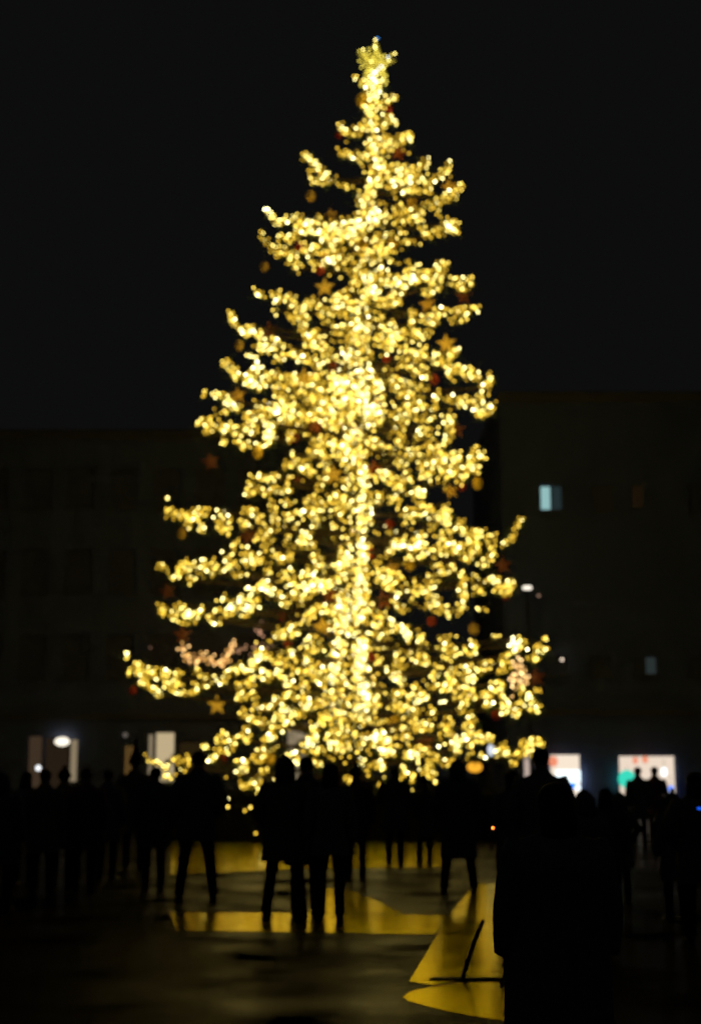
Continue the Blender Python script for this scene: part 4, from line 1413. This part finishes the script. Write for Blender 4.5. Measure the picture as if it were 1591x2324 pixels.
for vx, vy, w, h, mm, nm, lab in [
    (1255, 1728, 20, 24, 'lamp_coral', 'shop_lamp', 'coral round lamp in the upper left corner of the narrower right shop window'),
    (1422, 1768, 40, 40, 'lamp_teal', 'shop_lamp', 'teal round lamp at the left end of the wide right shop window'),
    (1441, 1726, 12, 16, 'lamp_coral', 'shop_lamp', 'left one of two small coral lamps at the top of the wide shop window'),
    (1463, 1724, 14, 16, 'lamp_coral', 'shop_lamp', 'right one of two small coral lamps at the top of the wide shop window'),
    (1506, 1752, 14, 20, 'scr_white', 'shop_lamp', 'pale blue lamp at the right end of the wide shop window'),
    (1522, 1790, 12, 14, 'scr_blue', 'shop_lamp', 'small blue lamp low at the right end of the wide shop window'),
    (1311, 1787, 12, 14, 'scr_white', 'shop_lamp', 'small pale lamp low at the right corner of the narrower shop window')]:
    t = thing(nm, lab, 'lamp', tuple(P(vx, vy, RY - .35)), 0, 'coloured lamps in the right shop windows')
    blob_part(t, 'lamp_shade', vx, vy, w, h, RY - .35, M[mm])
    bm = bmesh.new()
    tube(bm, [(0, 0, .1), (0, 0, .45)], .008, 5)
    me_obj('flex', bm, M['cord'], t)

def wall_lamp(vx, vy, w, h, Y, material, label):
    t = thing('wall_lamp', label, 'lamp', tuple(P(vx, vy, Y)), 0)
    blob_part(t, 'lamp_glass', vx, vy, w, h, Y, material)
    bm = bmesh.new()
    box(bm, -.06, .06, .08, .3, -.05, .05, .01)
    me_obj('bracket', bm, M['black_metal'], t)
wall_lamp(142, 1683, 34, 20, LY - .3, M['lamp_cream'], 'bright cream lamp over the far left shop front')
wall_lamp(88, 1743, 12, 12, LY - 4, M['lamp_white'], 'small white glint low at the far left shop front')
wall_lamp(285, 1668, 11, 11, LY - .3, glow('grey_lamp', (1, .85, .7), .12), 'faint grey lamp left of the cream shop window')
wall_lamp(1222, 1352, 8, 6, RY - .3, glow('brown_lamp', (1, .6, .4), .35), 'small brownish lamp on the right house below the white street lamp')
wall_lamp(1275, 1497, 7, 7, RY - .3, glow('peach_lamp', (1, .8, .6), 1.6), 'small peach lamp on the right house above the narrower shop window')
def hand_light(vx, vy, w, h, Y, material, label):
    t = thing('hand_light', label, 'light', tuple(P(vx, vy, Y)), 0)
    blob_part(t, 'lamp_glass', vx, vy, w, h, Y, material)
    q = Y / FPX
    bm = bmesh.new()
    lathe(bm, [(w * q * .45, -h * q * .5 - .10), (w * q * .5, -h * q * .5 - .09), (w * q * .5, -h * q * .5 + .005)], 10)
    me_obj('handle', bm, M['black_metal'], t)
hand_light(1528, 1828, 8, 22, 14.8, glow('beige_lamp', (1, .7, .55), .22), 'narrow beige light held up below the right end of the wide shop window')
hand_light(1586, 1835, 6, 6, 13.0, glow('blue_led', (.01, .09, .8), 1.3), 'small blue light held up at the right edge of the picture')
wall_lamp(342, 1470, 4, 4, LY - .3, glow('peach_dim', (1, .5, .3), .4), 'faint peach lamp on the left building above the lowest left branch')
wall_lamp(680, 1665, 12, 22, LY - .3, glow('beige_dim', (1, .75, .5), .45), 'beige light seen through the low left branches')
for k, (vx, vy) in enumerate([(690, 1380), (727, 1408), (757, 1430)]):
    wall_lamp(vx, vy, 4, 4, LY - .3, glow('grey_small', (.9, .85, .9), 1.6), ['pale grey lamp above the low gold star', 'pale grey lamp touching the low gold star', 'pale grey lamp between the low gold star and the trunk'][k])

def pole_lamp(vx, vy, w, h, Y, material, label, name='street_lamp'):
    p = P(vx, vy, Y)
    t = thing(name, label, 'street lamp', (p.x, Y, 0))
    s = Y / FPX
    bm = bmesh.new()
    ellipsoid(bm, (0, 0, 0), w * s / 2, w * s / 2, h * s / 2, 16, 10)
    me_obj('lamp_glass', bm, material, t, smooth=True, loc=(0, 0, p.z))
    bm = bmesh.new()
    zt = p.z - h * s / 2
    lathe(bm, [(.12, 0), (.12, .5), (.06, .6), (.045, zt - .1), (.09, zt - .03), (.09, zt + .01)], 10)
    me_obj('pole', bm, M['black_metal'], t, smooth=False)
    bm = bmesh.new()
    zt = p.z + h * s / 2
    lathe(bm, [(w * s * .35, zt - .03), (w * s * .2, zt + .05), (.02, zt + .1)], 12)
    me_obj('hood', bm, M['black_metal'], t)
pole_lamp(1196, 1334, 22, 12, 50.0, M['lamp_cream'], 'white oval street lamp right of the tree above the shops')
pole_lamp(1077, 1741, 34, 24, 46.0, M['lamp_orange'], 'orange globe light low at the right edge of the tree', 'globe_light')
pole_lamp(1112, 1722, 18, 10, 45.0, glow('cyan_lamp', (.55, .95, 1.0), 1.6), 'small pale cyan light beside the orange globe light', 'globe_light')
pole_lamp(1114, 1702, 16, 28, 44.0, glow('white_lamp_soft', (.85, .9, 1.0), .95), 'tall white light just above the pale cyan one', 'globe_light')

# U shaped garland and the light column far behind the tree
def garland(path, n, sp, Y, label, mats, cat='light garland'):
    pv = [Z('E', *q) for q in path]
    base = P(*pv[0], Y)
    t = thing('light_garland', label, cat, tuple(base))
    pts = resample([P(x, y, Y) for x, y in pv], .12)
    mes = []
    for mm in mats:
        me = bpy.data.meshes.new('bulb')
        me.from_pydata([tuple(v * 1.2) for v in IV], [], [tuple(int(q) for q in f) for f in IF])
        me.materials.append(mm)
        mes.append(me)
    for k in range(n):
        q = pts[int((k + random.random()) / n * (len(pts) - 1))]
        o = bpy.data.objects.new('bulb', random.choice(mes))
        s = sp * Y / FPX
        o.location = q + Vector((random.gauss(0, s), random.uniform(-.1, .1), random.gauss(0, s))) - base
        link(o, t)
    bm = bmesh.new()
    tube(bm, [q - base for q in pts[::2]], .012, 5)
    me_obj('wire', bm, M['wire'], t)
    return t
GM = [glow('garland_amber', (1.0, 0.50, 0.12), 2.4), glow('garland_peach', (1.0, 0.58, 0.20), 4.2), glow('garland_dim', (1.0, .46, .13), 1.3)]
garland([(480, 60), (500, 110), (530, 150), (600, 140), (650, 150), (720, 170), (745, 115), (790, 45)], 92, 5.5, 53.0, 'U shaped amber garland behind the lowest left branch', GM)
garland([(800, 110), (850, 60), (880, 110), (940, 60), (1040, 90)], 26, 6, 53.5, 'dim pinkish garland right of the U shaped one', [glow('garland_pink_dim', (1.0, .5, .25), .8)])
garland([(952, -60), (940, -20), (945, 20)], 10, 4, 53.5, 'short upright pinkish garland behind the low left branches', [glow('garland_pink', (1.0, .5, .28), 1.5)])

# ---------------------------------------------------------------- people
CLO = [(0.16, 0.16, 0.18), (0.20, 0.16, 0.13), (0.09, 0.11, 0.17), (0.22, 0.21, 0.20), (0.20, 0.08, 0.07), (0.14, 0.16, 0.12)]
CM = [mat('coat_cloth', c, 0.95, spec=.15, noise=(18, .2)) for c in CLO]
TM = [mat('trouser_cloth', c, 0.95, spec=.15) for c in [(0.015, 0.016, 0.022), (0.02, 0.018, 0.016), (0.012, 0.012, 0.012)]]
SKIN = mat('skin', (0.42, 0.26, 0.19), 0.55)
HM = [mat('hair', c, 0.7, spec=.2) for c in [(0.02, 0.013, 0.008), (0.045, 0.028, 0.014), (0.015, 0.012, 0.012)]]
SHOE = mat('shoe_leather', (0.012, 0.011, 0.010), 0.5)
WOOL = [mat('knit_wool', c, 0.95, spec=.1) for c in [(0.03, 0.03, 0.035), (0.06, 0.02, 0.02)]]

def pose_joints(kind):
    """joint positions for a 1.75 m figure facing -Y"""
    J = {}
    J['pelvis'] = Vector((0, 0, .96)); J['waist'] = Vector((0, .01, 1.10)); J['chest'] = Vector((0, .01, 1.30)); J['neckb'] = Vector((0, .015, 1.46))
    J['neckt'] = Vector((0, .0, 1.54)); J['head'] = Vector((0, -.012, 1.63)); J['crown'] = Vector((0, 0, 1.695))
    for s, nm in ((1, 'l'), (-1, 'r')):
        J['hip' + nm] = Vector((.095 * s, 0, .90))
        J['sho' + nm] = Vector((.185 * s, .015, 1.42))
        if kind == 'walk':
            f = -.26 if s > 0 else .24
            J['knee' + nm] = Vector((.10 * s, f * .55 - .03, .50))
            J['ank' + nm] = Vector((.10 * s, f, .09 if s > 0 else .12))
        elif kind == 'wide':
            J['knee' + nm] = Vector((.15 * s, -.02, .49))
            J['ank' + nm] = Vector((.20 * s, .01, .085))
        else:
            J['knee' + nm] = Vector((.105 * s, -.015, .49))
            J['ank' + nm] = Vector((.11 * s, .01, .085))
        if kind == 'phone':
            J['elb' + nm] = Vector((.25 * s, -.12, 1.19)); J['wri' + nm] = Vector((.08 * s, -.32, 1.42)); hd = Vector((-.25 * s, -.3, .9))
        elif kind == 'pockets' or kind == 'wide':
            J['elb' + nm] = Vector((.30 * s, .06, 1.15)); J['wri' + nm] = Vector((.20 * s, -.07, .97)); hd = Vector((-.35 * s, -.25, -.85))
        elif kind == 'walk':
            J['elb' + nm] = Vector((.245 * s, .05 * s + .03, 1.14)); J['wri' + nm] = Vector((.25 * s, .14 * s - .06, .90)); hd = Vector((0, -.2, -1))
        else:
            J['elb' + nm] = Vector((.25 * s, .03, 1.14)); J['wri' + nm] = Vector((.26 * s, -.03, .89)); hd = Vector((0, -.12, -1))
        J['hd' + nm] = hd.normalized()
    return J

def make_body(kind):
    J = pose_joints(kind)
    vs, es, rs = [], [], []
    def add(p, r, parent=None):
        vs.append(Vector(p)); rs.append(r if isinstance(r, tuple) else (r, r))
        if parent is not None:
            es.append((parent, len(vs) - 1))
        return len(vs) - 1
    root = add(J['pelvis'], (.135, .10))
    w = add(J['waist'], (.125, .095), root)
    c = add(J['chest'], (.145, .11), w)
    nb_ = add(J['neckb'], (.075, .07), c)
    nt_ = add(J['neckt'], .052, nb_)
    h = add(J['head'], (.074, .088), nt_)
    add(J['crown'], (.062, .075), h)
    nose = add(J['head'] + Vector((0, -.098, -.005)), .013, h)
    for nm, s in (('l', 1), ('r', -1)):
        add(J['head'] + Vector((.080 * s, .005, .0)), .014, h)
        hp = add(J['hip' + nm], .088, root)
        kn = add(J['knee' + nm], .056, hp)
        ak = add(J['ank' + nm], .038, kn)
        fo = add(J['ank' + nm] + Vector((.01 * s, -.10, -.05)), .034, ak)
        add(J['ank' + nm] + Vector((.015 * s, -.16, -.055)), .026, fo)
        sh = add(J['sho' + nm], .058, c)
        el = add(J['elb' + nm], .041, sh)
        wr = add(J['wri' + nm], .027, el)
        hd = J['hd' + nm]
        side = hd.orthogonal().normalized()
        fwd = Vector((0, -1, 0))
        side = (fwd - hd * fwd.dot(hd)).normalized() if abs(fwd.dot(hd)) < .95 else Vector((1, 0, 0))
        palm = add(J['wri' + nm] + hd * .055, (.032, .022), wr)
        curl = hd.cross(side).normalized() * (-s * .02)
        for q, (o_, ln) in enumerate(((.030, .070), (.011, .082), (-.009, .076), (-.028, .060))):
            k0 = add(J['wri' + nm] + hd * .098 + side * o_, .010, palm)
            k1 = add(J['wri' + nm] + hd * (.098 + ln * .5) + side * o_ * 1.1 + curl * .5, .009, k0)
            add(J['wri' + nm] + hd * (.098 + ln) + side * o_ * 1.1 + curl * 1.6, .0075, k1)
        t0 = add(J['wri' + nm] + hd * .045 + side * .038, .011, palm)
        add(J['wri' + nm] + hd * .085 + side * .060 + curl * .5, .009, t0)
    me = bpy.data.meshes.new('body_src')
    me.from_pydata([tuple(v) for v in vs], es, [])
    o = bpy.data.objects.new('body_src', me)
    COL.objects.link(o)
    md = o.modifiers.new('skin', 'SKIN')
    md.use_smooth_shade = True
    sv = me.skin_vertices[0].data
    for i, r in enumerate(rs):
        sv[i].radius = r
        sv[i].use_root = (i == 0)
    sb_ = o.modifiers.new('sub', 'SUBSURF')
    sb_.levels = 1
    sb_.render_levels = 1
    dg = bpy.context.evaluated_depsgraph_get()
    res = bpy.data.meshes.new_from_object(o.evaluated_get(dg))
    bpy.data.objects.remove(o)
    res.name = 'body'
    res.materials.clear()
    res.materials.append(SKIN)
    return res

BODY = {k: make_body(k) for k in ('stand', 'walk', 'phone', 'pockets', 'wide')}

def bm_mesh(bm, name, smooth=True):
    me = bpy.data.meshes.new(name)
    bm.to_mesh(me); bm.free()
    if smooth:
        for p in me.polygons:
            p.use_smooth = True
    return me

def coat_bm(kind, ln, puff):
    J = pose_joints(kind)
    bm = bmesh.new()
    n = 20
    hem = ln
    rings = [(hem, .215 * puff, .165 * puff, -.005), (hem + .12, .205 * puff, .16 * puff, 0), (1.0, .19 * puff, .145 * puff, 0), (1.12, .178 * puff, .135 * puff, .005), (1.26, .198 * puff, .145 * puff, .01),
             (1.38, .215 * puff, .14 * puff, .012), (1.44, .19 * puff, .115, .014), (1.485, .115, .095, .012), (1.52, .085, .085, .008), (1.545, .078, .08, .004)]
    rr = []
    for z, rx, ry, yo in rings:
        rr.append([bm.verts.new((rx * math.cos(a) * (1 + .02 * math.sin(5 * a + z * 9)), yo + ry * math.sin(a) * (1 + .03 * math.cos(4 * a + z * 7)), z)) for a in [2 * PI * k / n for k in range(n)]])
    for a, b in zip(rr, rr[1:]):
        for k in range(n):
            bm.faces.new((a[k], a[(k + 1) % n], b[(k + 1) % n], b[k]))
    for s in 'lr':
        a, b, c = J['sho' + s], J['elb' + s], J['wri' + s]
        tube(bm, [a + Vector((0, 0, .02)) - (b - a) * .05, a.lerp(b, .3), a.lerp(b, .7), b, b.lerp(c, .35), b.lerp(c, .75), c], [.062 * puff, .072 * puff, .066 * puff, .062 * puff, .06 * puff, .053 * puff, .046 * puff], 12)
    return bm

def trousers_bm(kind):
    J = pose_joints(kind)
    bm = bmesh.new()
    for s in 'lr':
        h, k, a = J['hip' + s], J['knee' + s], J['ank' + s]
        tube(bm, [h + Vector((0, 0, .14)), h, h.lerp(k, .5), k, k.lerp(a, .4), k.lerp(a, .85), a + (a - k).normalized() * .02], [.10, .105, .088, .068, .066, .06, .064], 12)
    ellipsoid(bm, (0, 0, .97), .165, .125, .11, 14, 8)
    return bm

def shoe_bm():
    bm = bmesh.new()
    box(bm, -.045, .045, -.19, .075, -.0, .028, .008)
    tube(bm, [(0, .045, .02), (0, .03, .07), (0, .01, .11)], [(.042, .05), (.043, .052), (.042, .046)], 10)
    tube(bm, [(0, .04, .045), (0, -.05, .05), (0, -.12, .045), (0, -.185, .035)], [(.045, .04), (.046, .042), (.045, .03), (.028, .018)], 10)
    return bm

def hair_bm(style):
    bm = bmesh.new()
    if style == 'short':
        ellipsoid(bm, (0, .012, 1.662), .088, .102, .085, 14, 10)
    elif style == 'long':
        ellipsoid(bm, (0, .015, 1.660), .095, .108, .09, 14, 10)
        tube(bm, [(0, .05, 1.66), (0, .075, 1.56), (0, .075, 1.45), (0, .07, 1.38)], [(.088, .05), (.10, .055), (.09, .04), (.05, .02)], 12)
    elif style == 'beanie':
        ellipsoid(bm, (0, .008, 1.672), .093, .104, .095, 14, 10)
        lathe(bm, [(.098, 1.630), (.104, 1.640), (.104, 1.672), (.097, 1.680)], 16)
        ellipsoid(bm, (0, .01, 1.785), .033, .033, .033, 8, 6)
    elif style == 'hood':
        tube(bm, [(0, .03, 1.47), (0, .035, 1.56), (0, .025, 1.65), (0, .02, 1.72), (0, .03, 1.765)], [(.12, .11), (.118, .125), (.115, .125), (.08, .09), (.02, .03)], 14)
    elif style == 'cone':
        tube(bm, [(0, .0, 1.63), (0, .0, 1.67), (0, .01, 1.75), (0, .02, 1.86), (0, .03, 1.98)], [(.105, .112), (.098, .106), (.08, .085), (.045, .05), (.012, .012)], 14)
        ellipsoid(bm, (0, .035, 2.0), .035, .035, .035, 8, 6)
    return bm

COATS = {}
def coat_mesh(kind, ln, puff):
    k = (kind, ln, puff)
    if k not in COATS:
        COATS[k] = bm_mesh(coat_bm(*k), 'coat')
    return COATS[k]
TROU = {k: bm_mesh(trousers_bm(k), 'trousers') for k in BODY}
SHOEM = bm_mesh(shoe_bm(), 'shoe')
SHOEM.materials.append(SHOE)
HAIR = {k: bm_mesh(hair_bm(k), 'hair') for k in ('short', 'long', 'beanie', 'hood', 'cone')}

def part_obj(name, me, material, parent, own=True):
    o = bpy.data.objects.new(name, me)
    link(o, parent)
    if own:
        if len(me.materials) == 0:
            me.materials.append(None)
        o.material_slots[0].link = 'OBJECT'
        o.material_slots[0].material = material
    return o

def person(vx, Y, H, kind, coat, puff, style, label, ci=0, rz=0.0, grp='people standing before the Christmas tree'):
    x = ray(vx, 1750)[0] * Y
    t = thing('person', label, 'person', (x, Y, 0), PI + rz, grp)
    s = H / 1.75
    t.scale = (s, s, s)
    part_obj('body', BODY[kind], SKIN, t)
    part_obj('coat', coat_mesh(kind, coat, puff), CM[ci % len(CM)], t)
    part_obj('trousers', TROU[kind], TM[ci % 3], t)
    part_obj({'beanie': 'knit_hat', 'cone': 'pointed_hat', 'hood': 'hood'}.get(style, 'hair'), HAIR[style], WOOL[ci % 2] if style in ('beanie', 'cone') else (CM[ci % len(CM)] if style == 'hood' else HM[ci % 3]), t)
    J = pose_joints(kind)
    for nm in 'lr':
        o = bpy.data.objects.new('shoe', SHOEM)
        link(o, t)
        a = J['ank' + nm]
        o.location = (a.x, a.y, max(0, a.z - .085))
    if kind == 'phone':
        bm = bmesh.new()
        box(bm, -.04, .04, -.345, -.337, 1.46, 1.60, .003)
        ph = me_obj('phone', bm, M['black_metal'])
        ph.parent = t
        ph.name = 'phone'
    return t

PPL = [
 # vx, Y, H, pose, hem, puff, head, label, colour, turn
 (451, 18.4, 1.86, 'wide', .70, 1.12, 'short', 'tall man with legs apart left of the tree, lights low beside both shoulders', 0, .1),
 (648, 16.2, 1.76, 'wide', .62, 1.25, 'hood', 'hooded person standing before the left half of the tree', 1, -.1),
 (695, 16.6, 1.77, 'pockets', .55, 1.15, 'short', 'broad person with hands in pockets just right of the hooded one', 2, .1),
 (750, 16.0, 1.69, 'stand', .72, 1.0, 'long', 'woman in a mid length coat with slim legs, left of the trunk', 3, 0),
 (808, 22.0, 1.66, 'stand', .60, 1.05, 'beanie', 'person in a bobble hat right before the trunk', 4, .2),
 (895, 25.4, 1.68, 'pockets', .60, 1.2, 'short', 'distant person right of the trunk, hands in pockets', 5, -.1),
 (962, 25.6, 1.50, 'stand', .55, 1.0, 'beanie', 'short distant person in a bobble hat right of the trunk', 1, .3),
 (1038, 19.6, 1.75, 'wide', .45, 1.2, 'hood', 'person in a long hooded coat under the lower right branches', 2, 0),
 (1160, 17.0, 1.62, 'stand', .50, 1.1, 'long', 'long haired person left of the tall man beside the beige door light', 0, .2),
 (1228, 15.0, 1.84, 'pockets', .66, 1.15, 'short', 'tall man left of the narrower right shop window', 3, -.2),
 (1256, 6.7, 1.55, 'stand', .12, 1.42, 'long', 'nearest person, long haired, in a long padded coat right of the lit paint', 0, .1),
 (1322, 13.5, 1.42, 'pockets', .5, 1.15, 'hood', 'hooded person below the narrower right shop window', 1, .4),
 (1372, 16.0, 1.42, 'stand', .6, 1.1, 'long', 'long haired person between the two right shop windows', 2, -.3),
 (1446, 31.0, 1.69, 'stand', .6, 1.05, 'short', 'left one of two heads against the wide shop window', 3, 0),
 (1484, 32.0, 1.70, 'stand', .6, 1.05, 'short', 'right one of two heads against the wide shop window', 4, 0),
 (1400, 18.0, 1.34, 'pockets', .55, 1.1, 'hood', 'short hooded person in front of the two heads at the wide shop window', 5, .2),
 (1522, 16.0, 1.36, 'stand', .55, 1.1, 'beanie', 'short person in a bobble hat below the right end of the wide shop window', 0, .2),
 (1575, 14.0, 1.60, 'pockets', .6, 1.1, 'long', 'long haired person at the right edge of the picture', 1, -.2),
 (105, 19.0, 1.63, 'stand', .6, 1.1, 'short', 'person before the far left shop front', 1, .2),
 (62, 21.0, 1.60, 'pockets', .6, 1.1, 'long', 'long haired person at the left edge of the far left shop front', 3, .1),
 (10, 17.0, 1.58, 'stand', .6, 1.1, 'hood', 'hooded person at the left edge of the picture', 2, -.2),
 (148, 20.0, 1.62, 'pockets', .6, 1.1, 'beanie', 'person in a bobble hat before the far left lamp', 5, 0),
 (198, 19.5, 1.65, 'stand', .6, 1.15, 'short', 'short haired person right of the far left shop front', 4, .2),
 (249, 22.0, 1.63, 'stand', .6, 1.1, 'short', 'short haired person left of the one in the pointed hat', 0, -.2),
 (308, 24.0, 1.84, 'pockets', .55, 1.1, 'cone', 'person in a tall pointed bobble hat left of the cream shop window', 1, .1),
 (354, 20.0, 1.66, 'stand', .6, 1.15, 'short', 'person under the cream shop window', 2, .2),
]
for a in PPL:
    person(*a)

# cigarette end
cg = thing('cigarette', 'glowing orange cigarette end in the dark crowd on the right', 'cigarette', tuple(P(1119, 1879, 12.5)))
bm = bmesh.new()
tube(bm, [(0, 0, 0), (.055, .02, 0)], .004, 8)
me_obj('paper', bm, mat('cigarette_paper', (.6, .58, .5), .8), cg)
bm = bmesh.new()
ellipsoid(bm, (-.004, 0, 0), .009, .007, .007, 8, 6)
me_obj('ember', bm, glow('ember_glow', (1.0, .16, .02), 14.0), cg)

# dark slanted and flat bars standing in for a shadow on the painted field
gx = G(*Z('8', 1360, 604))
st = thing('shadow_bars', 'shadow on the road paint shaped as a thin slanted black bar and a flat bar', 'stand', (gx.x, gx.y, 0))
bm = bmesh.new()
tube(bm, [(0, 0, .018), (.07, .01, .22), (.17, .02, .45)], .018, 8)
me_obj('shadow_bar', bm, M['black_metal'], st)
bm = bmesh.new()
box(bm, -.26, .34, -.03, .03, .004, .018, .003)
me_obj('foot', bm, M['black_metal'], st)  # flat bar of the same shadow shape
